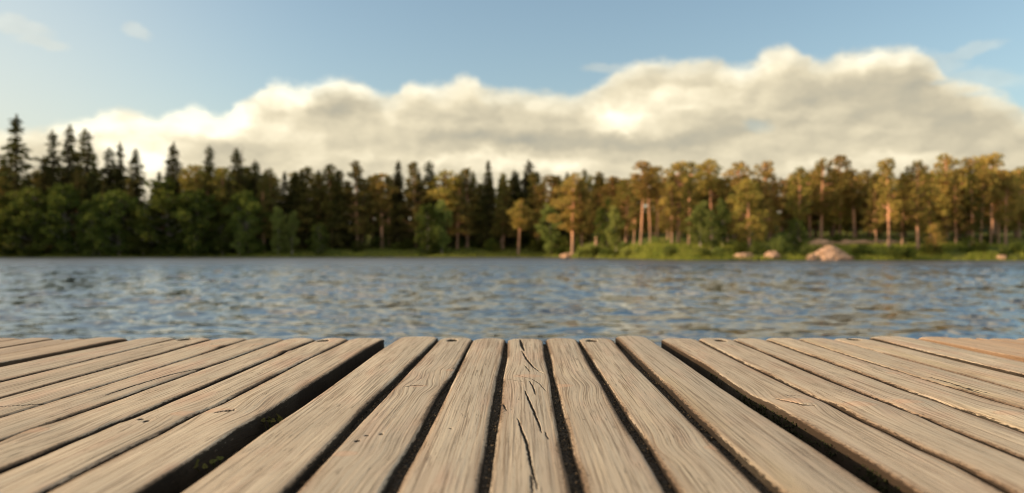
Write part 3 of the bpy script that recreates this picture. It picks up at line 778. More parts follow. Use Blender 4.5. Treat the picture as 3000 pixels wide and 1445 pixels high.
# moss on the flank of the board right of the wide right gap
def moss():
    V = []; Q = []; b = 0; fr = LIPS['G'][1]
    oct_ = np.array([(1, 0, 0), (0, 1, 0), (-1, 0, 0), (0, -1, 0), (0, 0, 1), (0, 0, -1)], float)
    for (xa, ya, n, sp) in ((2150, 1140, 90, .03), (2185, 1160, 130, .04), (2260, 1195, 110, .04), (2330, 1230, 80, .04), (2390, 1275, 60, .03), (2520, 1350, 90, .03), (2560, 1375, 60, .03), (2060, 1085, 50, .03)):
        _, yy = px(xa, ya)
        for _ in range(n):
            y = yy + rng.normal(0, sp); x = float(fr(y)) - rng.uniform(-.001, .003); z = DECK_Z - rng.uniform(.010, .032); s = rng.uniform(.0008, .0024)
            V.append(oct_ * s * rng.uniform(.5, 1.4, (6, 1)) + (x, y, z))
            for a, c in ((0, 1), (1, 2), (2, 3), (3, 0)): Q.append((b + a, b + c, b + 4)); Q.append((b + c, b + a, b + 5))
            b += 6
    o = link('moss', mesh_np('moss', np.concatenate(V), np.array(Q), False, [L_MOSS])); tag(o, 'dark green moss clinging inside the wide right gap', 'moss', kind='stuff')


moss()

# ------------------------------------------------------------------ trees
def tube(pts, rad, n=7):
    V = []; P = [Vector(p) for p in pts]
    for i, p in enumerate(P):
        d = (P[min(i + 1, len(P) - 1)] - P[max(i - 1, 0)]).normalized()
        u = d.cross(Vector((0.3, 1, 0.1))).normalized(); w = d.cross(u)
        for q in range(n):
            a = 2 * math.pi * q / n; V.append(p + (u * math.cos(a) + w * math.sin(a)) * rad[i])
    return np.array([tuple(v) for v in V]), grid_faces(len(P), n, wrap=True)


def cards(cen, direc, size, asp, r):
    """leaf-sprig quads: centres, long-axis directions, sizes"""
    n = len(cen); u = direc / np.linalg.norm(direc, axis=1, keepdims=True)
    w = np.cross(u, r.normal(size=(n, 3))); w /= np.linalg.norm(w, axis=1, keepdims=True)
    nn = np.cross(u, w)
    s = size[:, None]
    a = cen - u * s; b = cen - w * s * asp + nn * s * .12; c = cen + u * s; d = cen + w * s * asp + nn * s * .12
    return np.stack([a, b, c, d], 1).reshape(-1, 3), np.arange(4 * n).reshape(-1, 4)


def cat(parts):
    V = []; Q = []; b = 0
    for v, q in parts: V.append(v); Q.append(q + b); b += len(v)
    return np.concatenate(V), np.concatenate(Q)


def spruce(seed, fat=0.16, ragged=0.2, bottom=0.06, ncards=5200):
    """unit tree, 20 m tall"""
    r = np.random.default_rng(seed); H = 20.0
    cs = []; ds = []; ss = []; tr = []
    pz = np.linspace(0, H, 14); lean = r.normal(0, .012, 2)
    tp = [(lean[0] * z + .05 * math.sin(z), lean[1] * z, z) for z in pz]
    tr.append(tube(tp, [max(.02, .24 * (1 - z / H) ** .9 + .015) for z in pz]))
    z = H * bottom; lev = 0
    while z < H * 0.985:
        f = 1 - z / H; Rm = H * fat * (f ** 0.82) * (0.8 + ragged * r.normal()) + 0.18
        nb = int(6 + 5 * f); ph = r.uniform(0, 6.28)
        for b in range(nb):
            a = ph + 6.283 * b / nb + r.normal(0, .22); rb = max(.2, Rm * r.uniform(.62, 1.12))
            if r.random() < 0.10: continue
            m = int(5 + 16 * rb / 3.2)
            t = r.uniform(0.12, 1, m) ** 0.75
            x = np.cos(a) * rb * t; y = np.sin(a) * rb * t; zz = z - 0.34 * rb * t ** 1.5 + 0.10 * rb * t ** 4
            spread = .10 + .16 * rb * (1 - t * .6)
            cs.append(np.stack([x + r.normal(0, 1, m) * spread, y + r.normal(0, 1, m) * spread, zz - np.abs(r.normal(0, .16, m))], 1))
            ds.append(np.stack([np.cos(a) + r.normal(0, .4, m), np.sin(a) + r.normal(0, .4, m), -0.45 + r.normal(0, .25, m)], 1))
            ss.append(r.uniform(.22, .46, m) * (0.55 + .45 * min(1, rb / 1.4)))
            if rb > .8: tr.append(tube([(0, 0, z), (np.cos(a) * rb * .5, np.sin(a) * rb * .5, z - .1 * rb), (np.cos(a) * rb * .92, np.sin(a) * rb * .92, z - .28 * rb)], [.045, .03, .01], 4))
        z += (0.34 + 0.36 * f) * r.uniform(.8, 1.25)
    # leader
    cs.append(np.stack([r.normal(0, .06, 12), r.normal(0, .06, 12), np.linspace(H * .965, H * 1.0, 12)], 1)); ds.append(np.tile([.1, 0, 1.], (12, 1)) + r.normal(0, .3, (12, 3))); ss.append(np.full(12, .2))
    cen = np.concatenate(cs)
    return cards(cen, np.concatenate(ds), np.concatenate(ss), .42, r), cat(tr)


def clump_tree(seed, H, crown0, width, nclump, cr, ncard, csize, trunk_r, prof, limb=True, spread_up=.45, asp=.5, bend=.3, flat=.7):
    r = np.random.default_rng(seed); tr = []
    pz = np.linspace(0, H * .95, 10); ph = r.uniform(0, 6)
    tp = [(bend * math.sin(z / H * 2.4 + ph) - bend * math.sin(ph), bend * .6 * math.cos(z / H * 2 + ph) - bend * .6 * math.cos(ph), z) for z in pz]
    tr.append(tube(tp, [trunk_r * (1 - .8 * z / H) * (1.25 if z == 0 else 1) for z in pz], 9))
    cs = []; ds = []; ss = []
    for i in range(nclump):
        f = (i + r.uniform(0, .9)) / nclump; z = H * (crown0 + (1 - crown0) * f) - cr * .35
        Rr = width * prof(f) * r.uniform(.25, 1.05); a = i * 2.4 + r.normal(0, .5)
        base = np.array([np.interp(z, pz, [q[0] for q in tp]), np.interp(z, pz, [q[1] for q in tp]), 0])
        c = np.array([Rr * math.cos(a), Rr * math.sin(a), z]) + base
        k = cr * r.uniform(.65, 1.25) * (.55 + .45 * prof(f)); m = max(12, int(ncard * (k / cr) ** 2))
        d = r.normal(size=(m, 3)); d /= np.linalg.norm(d, axis=1, keepdims=True)
        rad = k * r.uniform(.35, 1.08, m) ** .6
        p = c + d * rad[:, None] * np.array([1, 1, flat])
        cs.append(p); ds.append(d + r.normal(0, .5, (m, 3)) + [0, 0, .2]); ss.append(r.uniform(.6, 1.25, m) * csize)
        if limb and Rr > width * .25:
            z0 = max(H * crown0 * .9, z - Rr * spread_up); b0 = base + [0, 0, z0]
            tr.append(tube([tuple(b0), tuple((b0 + c) / 2 + [0, 0, -.12]), tuple(c)], [trunk_r * .38, trunk_r * .25, .03], 5))
    return cards(np.concatenate(cs), np.concatenate(ds), np.concatenate(ss), asp, r), cat(tr)


PR_P = lambda f: (0.55 + 1.1 * f - 1.35 * f ** 2.4) * .95 if f < 1 else .2
PR_N = lambda f: 0.25 + .9 * math.sin(math.pi * min(1, .18 + .8 * f)) ** .8
PR_C = lambda f: 0.12 + 1.0 * (1 - f) ** .8
PR_B = lambda f: math.sin(math.pi * (.12 + .8 * f)) ** .7
PROTO = {}
def proto(kind, pair, leaf, bark, H):
    (cv, cq), (tv, tq) = pair
    PROTO.setdefault(kind, []).append((mesh_np('crown', cv, cq, False, [leaf]), mesh_np('trunk', tv, tq, True, [bark]), H))

proto('spruce', spruce(1, .175, .13), L_SPRUCE, BARKS, 20)
proto('spruce', spruce(2, .15, .16), L_SPRUCE, BARKS, 20)
proto('spruce', spruce(3, .21, .2), L_SPRUCE, BARKS, 20)
proto('gaunt', spruce(4, .17, .42, .1), L_SPRUCE, BARKS, 20)
proto('slim', spruce(5, .085, .25, .1), L_SPRUCE, BARKS, 20)
for sd_ in (11, 12, 13): proto('pine', clump_tree(sd_, 17, .48, 2.5, 22, 1.25, 150, .27, .25, PR_P), L_PINE, BARKP, 17)
for sd_ in (14, 15): proto('full_pine', clump_tree(sd_, 17, .16, 2.7, 34, 1.25, 130, .27, .27, PR_N), L_PINE, BARKP, 17)
for sd_ in (18, 19, 20): proto('cone_pine', clump_tree(sd_, 18, .22, 2.5, 40, .95, 120, .25, .22, PR_C), L_SHADEPINE, BARKP, 18)
for sd_ in (41, 42, 43): proto('mid_pine', clump_tree(sd_, 17, .33, 2.6, 34, 1.1, 135, .25, .27, PR_N), L_PINE, BARKP, 17)
for sd_ in (16, 17): proto('tall_pine', clump_tree(sd_, 18, .60, 2.1, 16, 1.15, 150, .26, .17, PR_P), L_PINE, BARKP, 18)
for sd_ in (21, 22, 23): proto('broad', clump_tree(sd_, 12, .06, 3.8, 60, 1.15, 105, .25, .20, PR_B, asp=.6), L_BROAD, BARKB, 12)
for sd_ in (24, 25): proto('birch', clump_tree(sd_, 10, .12, 1.7, 24, .95, 130, .20, .11, PR_B, asp=.7), L_PALE, BARKB, 10)
for sd_ in (31, 32, 33): proto('shrub', clump_tree(sd_, 3, .02, 1.4, 16, .75, 120, .13, .04, PR_B, limb=False, asp=.7, bend=.1), L_BROAD, BARKS, 3)
proto('pale_shrub', clump_tree(34, 3, .02, 1.3, 16, .75, 120, .13, .04, PR_B, limb=False, asp=.7, bend=.1), L_PALE, BARKS, 3)

NAMES = {'spruce': ('spruce_tree', 'spruce'), 'gaunt': ('spruce_tree', 'spruce'), 'slim': ('spruce_tree', 'spruce'), 'pine': ('pine_tree', 'pine'), 'full_pine': ('pine_tree', 'pine'), 'cone_pine': ('pine_tree', 'pine'), 'mid_pine': ('pine_tree', 'pine'),
         'tall_pine': ('pine_tree', 'pine'), 'broad': ('broadleaf_tree', 'broadleaf tree'), 'birch': ('birch_tree', 'birch'), 'shrub': ('shrub', 'shrub'), 'pale_shrub': ('shrub', 'shrub')}
cnt = {}


def plant(kind, X, Y, height, label, group=None, wide=1.0, rot=None, sink=.1):
    vs = PROTO[kind]; n = cnt.get(kind, 0); cnt[kind] = n + 1
    cm, tm, H = vs[n % len(vs)]
    nm, cat_ = NAMES[kind]; wide *= {'pine': 1.3, 'full_pine': 1.25, 'tall_pine': 1.25, 'spruce': 1.25, 'gaunt': 1.55, 'slim': 1.5, 'cone_pine': 1.15, 'broad': 1.1}.get(kind, 1.0)
    z = float(ground_z(X, Y)) - sink
    o = link(nm, None, None, (X, Y, z)); s = height / H
    o.scale = (s * wide, s * wide, s); o.rotation_euler.z = random.uniform(0, 6.28) if rot is None else rot
    tag(o, label, cat_, group)
    link('crown', cm, o); link('trunk', tm, o)
    return o


def at(xd, inland):
    """ground spot seen in direction xd (2576-px units), `inland` metres behind the waterline"""
    t = (xd - 1288) / 1965.0; Y = 150.0
    for _ in range(40):
        Y = 0.5 * Y + 0.5 * (float(shore_y(t * Y)) + inland)
    return t * Y, Y


def stand(kind, xd, top, inland, label, group=None, wide=1.0):
    X, Y = at(xd, inland); zt_ = CAM_H + (634 - top) / 1965.0 * Y
    return plant(kind, X, Y, max(1.0, zt_ - float(ground_z(X, Y)) + .1), label, group, wide)



LMK = [(40, 'the tallest ragged spruce'), (154, 'the close spruce pair'), (214, 'the thin pale spruce'), (300, 'the see through spruce top'), (370, 'the bright sky gap'), (436, 'the sharp dark spruce'),
       (526, 'the needle thin spruce'), (596, 'the tall cone shaped spruce'), (642, 'the dark spruce beside it'), (716, 'the slim shore birches'), (768, 'the sunlit topped pine'), (836, 'the peaked pine'),
       (900, 'the rounded tall pine'), (1002, 'the sharp tipped spruce'), (1075, 'the pale willow like tree'), (1150, 'the central dark hollow'), (1228, 'the thin tipped central spruce'), (1304, 'the umbrella shaped pine'), (1387, 'the bright young birch'),
       (1441, 'the long trunked shore pine'), (1500, 'the shaded shore rock'), (1575, 'the golden full pine'), (1635, 'the orange trunk group'), (1706, 'the bank pine'), (1762, 'the bushy pale tree'), (1820, 'the pale narrow birch'), (1886, 'the big golden pine'), (1942, 'the small round boulder'),
       (2005, 'the bright green bush'), (2088, 'the large boulder'), (2150, 'the ledge'), (2236, 'the pine before the ledge'), (2310, 'the thick pale trunk'), (2382, 'the broad high pine'), (2440, 'the round dark bush'), (2490, 'the three grey trunks'), (2562, 'the right picture edge')]


def near_label(what, xd, row):
    x, nm_ = min(LMK, key=lambda q: abs(q[0] - xd)); d = xd - x
    if nm_ == 'the dark spruce beside it': nm_ = 'the last dark spruce'
    side = 'behind' if abs(d) < 14 else ('left of' if d < 0 else 'right of')
    return '%s %s %s %s' % (what, row, side, nm_)

# the skyline and the trees that can be told apart, left to right
T = [
 ('gaunt', 40, 288, 7, 'tallest ragged spruce standing alone at the far left end of the wood', 1.0),
 ('slim', 8, 400, 14, 'thin dark spruce cut by the left edge of the picture', 1.4),
 ('gaunt', 132, 328, 9, 'dark spruce, left one of the close pair right of the tallest ragged spruce', 1.0),
 ('slim', 176, 316, 10, 'dark pointed spruce, right one of the close pair right of the tallest ragged spruce', 1.25),
 ('slim', 214, 325, 20, 'thin paler spruce just right of the close dark pair on the left', 1.6),
 ('spruce', 112, 395, 5, 'broad dark spruce in front of the close pair on the left', 1.2),
 ('spruce', 235, 405, 7, 'bulky dark conifer below the thin paler spruce on the left', 1.3),
 ('slim', 275, 372, 9, 'narrow spruce left of the forked pair beside the bright sky gap', 1.6),
 ('gaunt', 302, 358, 11, 'see through spruce top just left of the bright sky gap', .75),
 ('spruce', 340, 374, 8, 'dense dark spruce forming the left side of the bright sky gap', 1.0),
 ('spruce', 436, 358, 8, 'sharp dark spruce forming the right side of the bright sky gap', 1.15),
 ('spruce', 400, 432, 12, 'low dark spruce at the foot of the bright sky gap', 1.2),
 ('pine', 487, 412, 6, 'round topped pine right of the sharp spruce by the bright sky gap', 1.1),
 ('slim', 526, 366, 12, 'needle thin spruce rising above the round topped pine on the left', 1.2),
 ('spruce', 596, 372, 9, 'tall cone shaped spruce between the needle thin spruce and the lower wood', 1.15),
 ('pine', 560, 420, 6, 'dark pine left of the tall cone shaped spruce', 1.0),
 ('spruce', 642, 403, 6, 'dark spruce right of the tall cone shaped spruce', 1.2),
 ('cone_pine', 686, 424, 8, 'olive pine where the skyline drops on the left', .9),
 ('spruce', 716, 432, 9, 'small pointed spruce among olive pines on the left skyline', .9),
 ('cone_pine', 768, 420, 7, 'sunlit topped pine left of the rounded tall pine', 1.0),
 ('spruce', 802, 428, 13, 'dark narrow spruce behind the sunlit topped pine', .9),
 ('cone_pine', 836, 410, 7, 'peaked pine with warm lit top left of the rounded tall pine', .95),
 ('cone_pine', 900, 404, 6, 'rounded tall pine with warm lit crown left of centre', 1.0),
 ('pine', 962, 432, 7, 'low dark pine between the rounded tall pine and the narrow spruce', 1.0),
 ('spruce', 1002, 402, 8, 'narrow dark spruce left of centre with a sharp tip', .8),
 ('cone_pine', 1048, 408, 7, 'warm lit pine, left one of the pair by the sharp tipped narrow spruce', .9),
 ('slim', 1080, 404, 9, 'thin see through spruce behind the warm lit pair left of centre', 1.3),
 ('pine', 1128, 428, 7, 'flat topped pine left of centre on the skyline', 1.1),
 ('cone_pine', 1175, 420, 8, 'broad warm topped pine above the dark hollow at the centre', 1.1),
 ('spruce', 1228, 404, 8, 'dark spruce with thin tip at the centre of the skyline', .85),
 ('cone_pine', 1262, 436, 6, 'olive pine right of the thin tipped central spruce', .8),
 ('spruce', 1293, 428, 9, 'small dark spruce right of centre on the skyline', .9),
 ('slim', 1330, 404, 10, 'leaning thin spruce top above the olive pines right of centre', 1.3),
 ('cone_pine', 1352, 432, 7, 'olive full crowned pine below the leaning thin spruce top', 1.0),
 ('pine', 1400, 440, 9, 'dark pine behind the pale young birch right of centre', 1.1),
 ('mid_pine', 1441, 432, 3, 'tall pine with long bare orange trunk at the water edge right of centre', 1.15),
 ('slim', 1470, 425, 16, 'thin dead looking spruce tip right of the long trunked pine', 1.0),
 ('cone_pine', 1500, 438, 9, 'olive pine behind the shaded shore rock', 1.0),
 ('pine', 1548, 440, 12, 'dark pine between the olive pine and the orange trunked group', 1.0),
]
for k_, xd, tp, inl, lb, wd in T: stand(k_, xd, tp, inl + (5 if xd > 640 and inl > 4 else 0), lb, 'skyline trees of the far wood', wd * (1.3 if xd > 600 else 1.0))
TR = [
 ('tall_pine', 1612, 405, 12, 'sunlit pine, left one of the close group of bare orange trunks', 1.2),
 ('tall_pine', 1636, 432, 14, 'sunlit pine, middle one of the close group of bare orange trunks', 1.0),
 ('tall_pine', 1654, 418, 17, 'sunlit pine, right one of the close group of bare orange trunks', 1.0),
 ('full_pine', 1575, 446, 16, 'golden green full pine left of the group of bare orange trunks', 1.0),
 ('mid_pine', 1706, 404, 13, 'sunlit pine on the bank right of the group of bare orange trunks', 1.1),
 ('full_pine', 1745, 404, 24, 'dark backed pine behind the pale narrow birch on the right', 1.1),
 ('tall_pine', 1790, 400, 16, 'tall sunlit pine above the pale narrow birch', 1.1),
 ('full_pine', 1886, 446, 5, 'big golden pine with low branches left of the pale boulder', 1.15),
 ('pine', 1862, 406, 20, 'brown topped pine behind the big golden pine', 1.1),
 ('full_pine', 1922, 402, 23, 'thin crowned pine right behind the big golden pine', .9),
 ('full_pine', 1830, 440, 15, 'olive pine between the pale birch and the big golden pine', .8),
 ('mid_pine', 2012, 420, 14, 'green gold pine above the bright green bush', 1.0),
 ('mid_pine', 2066, 396, 17, 'tall pine above the bedrock ledge with sunlit trunk top', 1.2),
 ('tall_pine', 2112, 390, 22, 'slender pine top right above the bedrock ledge', 1.0),
 ('pine', 2150, 424, 20, 'olive pine over the dark hollow behind the ledge', 1.2),
 ('full_pine', 2188, 424, 24, 'low golden pine right of the dark hollow behind the ledge', .9),
 ('mid_pine', 2236, 396, 6, 'tall sunlit pine with orange trunk standing between ledge and shore', .85),
 ('mid_pine', 2310, 404, 5, 'large pine with thick pale trunk near the arching shore bush', 1.1),
 ('mid_pine', 2382, 384, 17, 'broad high pine right of the thick trunked pine', 1.35),
 ('full_pine', 2434, 392, 20, 'brown shaded pine between the two broad high pines', 1.2),
 ('mid_pine', 2496, 384, 15, 'broad high pine near the right edge with three bare trunks below', 1.4),
 ('tall_pine', 2467, 420, 9, 'pine with grey shaded trunk, left one of three near the right edge', 1.0),
 ('tall_pine', 2492, 432, 10, 'pine with grey shaded trunk, middle one of three near the right edge', .9),
 ('tall_pine', 2512, 425, 11, 'pine with grey shaded trunk, right one of three near the right edge', .9),
 ('full_pine', 2562, 418, 18, 'dark green pine cut by the right edge of the picture', 1.2),
]
for k_, xd, tp, inl, lb, wd in TR: stand(k_, xd, tp, inl, lb, 'sunlit pines on the right headland', wd)
# smaller trees and bushes along the water
SM = [
 ('broad', 20, 500, 3, 'dark green broadleaf tree at the water below the tallest ragged spruce', 1.2), ('broad', 90, 470, 3, 'wide leafy tree left of the dark spruce pair at the water', 1.1),
 ('broad', 165, 462, 3, 'leafy tree below the close dark spruce pair', 1.0), ('broad', 235, 505, 2.5, 'rounded leafy tree below the bulky dark conifer', 1.0),
 ('broad', 300, 478, 3, 'rounded broadleaf tree below the forked spruce tops', 1.1), ('broad', 360, 520, 2, 'low leafy tree under the bright sky gap', 1.2),
 ('broad', 425, 452, 3, 'bright topped leafy tree below the sharp dark spruce', 1.1), ('broad', 492, 478, 2.5, 'wide green leafy tree below the round topped pine', 1.1),
 ('broad', 620, 480, 4, 'grey green broadleaf tree in front of the tall cone shaped spruce', .9), ('broad', 560, 545, 2, 'small leafy tree in the shade at the water on the left', .9),
 ('birch', 700, 520, 3, 'slim birch with pale trunk left of centre at the water', .9), ('birch', 735, 530, 3, 'second slim birch leaning over the water left of centre', .9),
 ('broad', 800, 560, 2.5, 'small bright leafed tree left of centre', .8), ('broad', 1075, 512, 4, 'pale green willow like tree left of the central dark hollow', .8),
 ('birch', 1112, 505, 5, 'light green birch beside the central dark hollow', 1.0),
 ('pine', 1304, 500, 3, 'small umbrella shaped pine with orange trunk top at the centre shore', 1.15), ('birch', 1387, 512, 3, 'pale young birch standing bright right of centre', 1.25),
 ('broad', 1530, 500, 9, 'olive leafy tree left of the group of orange trunks', .8), ('birch', 1820, 500, 6, 'pale narrow birch in front of the headland pines', .85),
 ('birch', 1762, 505, 7, 'bushy pale tree left of the pale narrow birch', 1.4), ('full_pine', 1680, 455, 16, 'olive filler pine behind the trunk of the bank pine', .8),
 ('broad', 2005, 548, 4, 'bright green bush like tree left of the pale boulder', .75), ('pale_shrub', 1970, 585, 3, 'small yellow green bush between golden pine and boulder', 1.0),
 ('full_pine', 2350, 560, 3, 'arching low pine branches glowing beside the thick pale trunk', 1.2), ('broad', 2440, 592, 4, 'round dark green bush near the right edge', .9),
]
EX = [('cone_pine', 1560, 470, 8), ('cone_pine', 1775, 450, 12), ('full_pine', 1845, 470, 9), ('cone_pine', 1910, 462, 10),
      ('full_pine', 1935, 500, 8), ('cone_pine', 1985, 455, 12), ('cone_pine', 2040, 440, 18), ('full_pine', 2090, 450, 20), ('cone_pine', 2130, 470, 21), ('full_pine', 2205, 470, 15), ('cone_pine', 2265, 450, 12),
      ('cone_pine', 2345, 440, 12), ('cone_pine', 2415, 450, 12), ('cone_pine', 2555, 440, 14), ('cone_pine', 2205, 440, 3), ('cone_pine', 2270, 432, 2), ('full_pine', 2340, 430, 3), ('cone_pine', 2405, 432, 2), ('cone_pine', 2448, 440, 1), ('mid_pine', 2530, 430, 2), ('cone_pine', 1690, 440, 4), ('cone_pine', 1733, 445, 3), ('cone_pine', 1595, 440, 6), ('birch', 1550, 520, -3), ('birch', 1790, 530, -4), ('cone_pine', 1525, 455, 12)]
for i_, (k_, xd, tp, inl) in enumerate(EX): stand(k_, xd, tp, inl + (8 if xd > 1540 else 2), near_label('golden green pine' if k_ != 'birch' else 'small birch', xd, 'in the middle rows'), 'middle rows of pines on the right headland', 1.0)
EL = [('spruce', 60, 440, 5), ('cone_pine', 195, 430, 5), ('spruce', 262, 445, 4), ('cone_pine', 325, 450, 5), ('cone_pine', 410, 455, 5), ('spruce', 460, 450, 5), ('cone_pine', 520, 440, 5), ('spruce', 575, 445, 5), ('cone_pine', 665, 450, 6), ('birch', 250, 560, 2), ('birch', 600, 560, 2)]
for k_, xd, tp, inl in EL: stand(k_, xd, tp, inl, near_label('half hidden dark ' + {'spruce': 'spruce', 'cone_pine': 'pine', 'birch': 'birch'}[k_], xd, 'among the leafy trees'), 'conifers among the leafy trees on the left shore', 1.0)
for k_, xd, tp, inl, lb, wd in SM: stand(k_, xd, tp, inl, lb, 'smaller trees by the waterline', wd)

env = np.array([(-200, 420), (0, 420), (90, 430), (240, 430), (300, 425), (345, 440), (370, 505), (395, 470), (440, 440), (480, 430), (560, 430), (640, 430), (700, 440), (1000, 436), (1300, 442), (1560, 445),
                (1700, 430), (1960, 438), (2070, 425), (2180, 432), (2300, 422), (2500, 415), (2576, 425), (2800, 425)])
# the rows behind: trees nothing tells apart
for inl, n, kinds in ((13, 46, ['spruce', 'cone_pine', 'cone_pine']), (20, 42, ['cone_pine', 'spruce']), (29, 36, ['spruce', 'cone_pine'])):
    for i in range(n):
        xd = -60 + 1620 * (i + random.uniform(.1, .9)) / n
        e = float(np.interp(xd, env[:, 0], env[:, 1])) + random.uniform(-12, 26)
        if 345 < xd < 392: e = max(e, 520)
        k_ = random.choice(kinds); kk = 'spruce' if k_ == 'spruce' else 'pine'
        stand(k_, xd, e, inl + random.uniform(-3, 3), near_label('shaded %s' % kk, xd, {13: 'in the second row', 20: 'in the third row', 29: 'in the backmost row'}[inl]), 'shaded %ss behind the left and central shore' % kk, random.uniform(1.0, 1.25))
for inl, n in ((22, 14), (30, 18), (42, 22)):
    for i in range(n):
        xd = 1540 + 1090 * (i + random.uniform(.1, .9)) / n
        e = float(np.interp(xd, env[:, 0], env[:, 1])) + random.uniform(0, 26)
        stand(random.choice(['pine', 'full_pine', 'full_pine'] if inl < 25 else ['full_pine']), xd, e, inl + random.uniform(-3, 3), near_label('olive pine', xd, {22: 'in the third row', 30: 'in the fourth row', 42: 'in the backmost row'}[inl]), 'pines behind the front trees of the headland', random.uniform(1.0, 1.3))
# shade at the foot of the wood: understorey shrubs
for i in range(46):
    xd = -30 + 1500 * (i + random.uniform(0, .9)) / 46
    X, Y = at(xd, random.uniform(1.0, 9) if xd < 650 else random.uniform(7, 14)); plant(random.choice(['shrub', 'shrub', 'shrub']), X, Y, random.uniform(1.2, 3.4), near_label('dark low shrub', xd, 'in the undergrowth'), 'shrubs under the left and central trees', random.uniform(1, 1.6))
for i in range(34):
    xd = 1530 + 1070 * (i + random.uniform(0, .9)) / 34
    X, Y = at(xd, random.uniform(1.0, 4) if i % 3 else random.uniform(8, 26)); plant(random.choice(['shrub', 'pale_shrub']), X, Y, random.uniform(.7, 2.0), near_label('low sunlit shrub', xd, 'on the open bank' if i % 3 == 0 else 'near the waterline'), 'shrubs on the right headland', random.uniform(1, 1.5))

# wood further along the shore to the left, outside the picture: casts the evening shade
def left_wood():
    V = []; Q = []; b = 0
    for i in range(70):
        X = -128 - 85 * random.random(); Y = float(shore_y(X)) + random.uniform(4, 60); z = float(ground_z(X, Y)); k = random.choice(PROTO['spruce'] + PROTO['full_pine'])[0]
        co = np.empty(len(k.vertices) * 3, np.float32); k.vertices.foreach_get('co', co); co = co.reshape(-1, 3)[: (len(co) // 12) * 4]
        co = co.reshape(-1, 4, 3)[::2] * np.array([1.3, 1.3, 1.0]); s = random.uniform(.85, 1.1)
        V.append(co.reshape(-1, 3) * s + (X, Y, z)); n = len(V[-1]); Q.append(np.arange(n).reshape(-1, 4) + b); b += n
    o = link('far_wood', mesh_np('far_wood', np.concatenate(V), np.concatenate(Q), False, [L_SPRUCE])); tag(o, 'dense wood continuing along the shore beyond the left edge', 'wood', kind='stuff')


left_wood()

for i in range(12):
    xd = 1385 + 15 * i + random.uniform(-4, 4); X, Y = at(xd, random.uniform(1.5, 5))
    plant('shrub', X, Y, random.uniform(1.0, 2.0), near_label('shaded low bush', xd, 'at the water'), 'bushes by the shaded rock', 1.4)
# ------------------------------------------------------------------ rocks
def rock(name, xd, inland, w, h, d, label, seed, lift=0.0, group=None, peak=0.0):
    X, Y = at(xd, inland); z = float(ground_z(X, Y)) + lift
    n = 48; m = 28; V = []
    th = np.linspace(0, 2 * np.pi, n, endpoint=False); ph = np.linspace(0.02, np.pi - 0.02, m)
    P, Tt = np.meshgrid(ph, th, indexing='ij')
    x = np.sin(P) * np.cos(Tt); y = np.sin(P) * np.sin(Tt); zz = np.cos(P)
    r = 1 + 0.38 * fbm(x * 1.5 + seed, y * 1.5 + zz * 1.3, seed, 4) + .10 * np.abs(fbm(x * 4 + seed, zz * 4 + y * 3, seed + 3, 3))
    q = np.round(r * 7) / 7; r = .5 * r + .5 * q
    tp = 1 - peak * np.clip(zz, 0, 1) ** .8; V = np.stack([x * r * w / 2 * tp + peak * .3 * zz, y * r * d / 2 * tp, zz * r * h], -1).reshape(-1, 3)
    o = link(name, mesh_np(name, V, grid_faces(m, n, wrap=True)[:, ::-1], False, [ROCK]), None, (X, Y, z)); tag(o, label, 'rock', group)


rock('boulder', 2082, 1.8, 5.8, 1.55, 4.0, 'large pale sunlit boulder at the water edge of the right headland', 3, -.15, None, .5)
rock('boulder', 2040, .5, 1.6, .8, 1.2, 'pale rounded rock touching the left foot of the large boulder', 5)
rock('boulder', 2128, .8, 2.2, .6, 1.4, 'low flat rock sloping into the water right of the large boulder', 8)
rock('boulder', 1942, 1.2, 2.0, .85, 1.4, 'small round pale boulder below the big golden pine', 6)
rock('boulder', 1872, 1.4, 2.6, .7, 1.6, 'reddish low rock at the foot of the big golden pine', 9)
rock('boulder', 1432, 1.0, 3.6, .8, 2.2, 'flat shaded rock at the waterline right of centre', 12)
rock('boulder', 2068, 8.0, 3.4, .8, 2.4, 'reddish rock knob above the large boulder', 15)
rock('boulder', 867, -0.6, .5, .22, .4, 'tiny pale stone in the water left of centre', 18)
rock('boulder', 2520, 1.0, 1.2, .5, 1.0, 'small half hidden rock in the grass near the right edge', 21)
for i in range(9):
    X, Y = at(2015 + 17 * i + random.uniform(-5, 5), random.uniform(.4, 1.4))
    plant(random.choice(['shrub', 'pale_shrub']), X, Y, random.uniform(.4, .8), near_label('tiny sunlit shrub', 2015 + 17 * i, 'at the foot of the rocks'), 'little shrubs round the large boulder', 1.6)
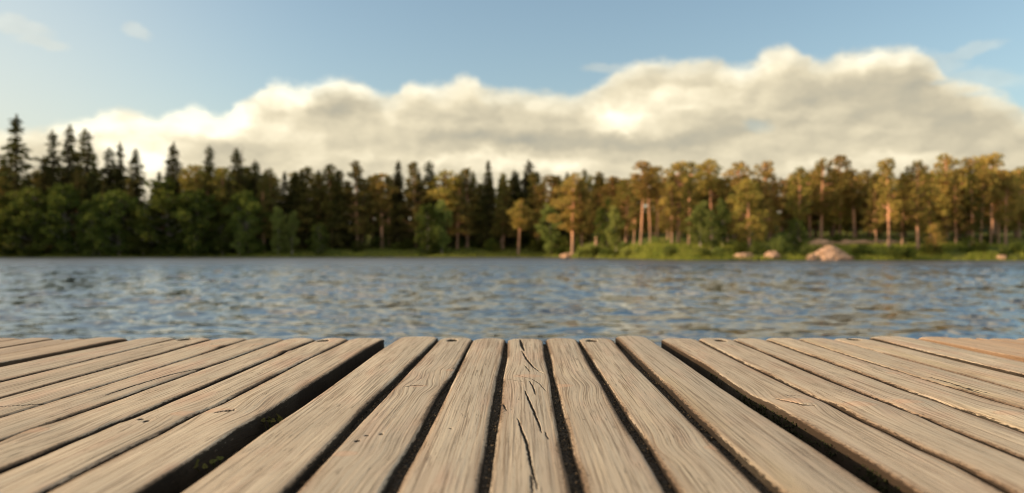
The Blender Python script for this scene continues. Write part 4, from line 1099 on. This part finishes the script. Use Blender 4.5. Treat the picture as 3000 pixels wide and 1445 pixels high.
# the long bedrock ledge
def ledge():
    n, m = 90, 10; V = []
    for i in range(n):
        t = i / (n - 1); X, Y = at(2030 + 250 * t, 13.5); z = float(ground_z(X, Y)); hh = 0.6 * math.sin(math.pi * min(1, max(0, t))) ** .4 * (0.75 + .4 * float(fbm(t * 9, 0, 4, 3)))
        for j in range(m):
            a = math.pi * j / (m - 1); V.append((X, Y - 1.1 * math.cos(a) * (1 + .3 * float(fbm(t * 12, j, 6, 2))), z - .3 + (hh + .2) * math.sin(a) ** .6 + .1 * float(fbm(t * 30, j * .7, 8, 2))))
    o = link('bedrock_ledge', mesh_np('bedrock_ledge', np.array(V), grid_faces(n, m), False, [ROCK])); tag(o, 'long reddish bedrock ledge above the large boulder', 'rock')


ledge()

# ------------------------------------------------------------------ shore grass
def grass():
    n = 52000; r = np.random.default_rng(8)
    xd = r.uniform(-40, 2640, n); t = (xd - 1288) / 1965.0; Y = np.full(n, 150.0); inl = np.abs(r.normal(0, 1, n)) * np.where(xd > 1500, 5.0, 7.0) + .05
    for _ in range(30): Y = .5 * Y + .5 * (shore_y(t * Y) + inl)
    X = t * Y; Z = ground_z(X, Y)
    keep = ((r.random(n) < .3) | (xd > 1570 + 40 * r.normal(size=n))) & (fbm(X / 2.2, Y / 2.2, 14, 3) > -.25) | (inl < .5); X, Y, Z, inl = X[keep], Y[keep], Z[keep], inl[keep]; n = len(X)
    h = r.uniform(.18, .62, n) * (1 + .6 * fbm(X / 3, Y / 3, 15, 2)); w = r.uniform(.03, .09, n); a = r.uniform(0, 3.14, n); lx = r.normal(0, .18, n); ly = r.normal(0, .18, n)
    A = np.stack([X - w * np.cos(a), Y - w * np.sin(a), Z - .05], 1); B = np.stack([X + w * np.cos(a), Y + w * np.sin(a), Z - .05], 1); D = np.stack([X + lx, Y + ly, Z + h], 1)
    V = np.stack([A, B, D], 1).reshape(-1, 3)
    o = link('shore_grass', mesh_np('shore_grass', V, np.arange(3 * n).reshape(-1, 3), False, [L_GRASS])); tag(o, 'tufts of bright green grass along the far waterline', 'grass', kind='stuff')


grass()

# where two repeats would read alike, say which of them is meant
same = {}
for o in list(C.objects):
    if o.parent is None and 'category' in o: same.setdefault(o['label'], []).append(o)
for lab, os_ in same.items():
    if len(os_) < 2: continue
    os_.sort(key=lambda q: q.location.x / max(1.0, q.location.y))
    words = {2: ['left one', 'right one'], 3: ['left one', 'middle one', 'right one']}.get(len(os_)) or ['leftmost'] + ['%s from the left' % w for w in ('second', 'third', 'fourth', 'fifth', 'sixth')][:len(os_) - 2] + ['rightmost']
    for o, w in zip(os_, words): o['label'] = '%s, %s' % (lab, w)
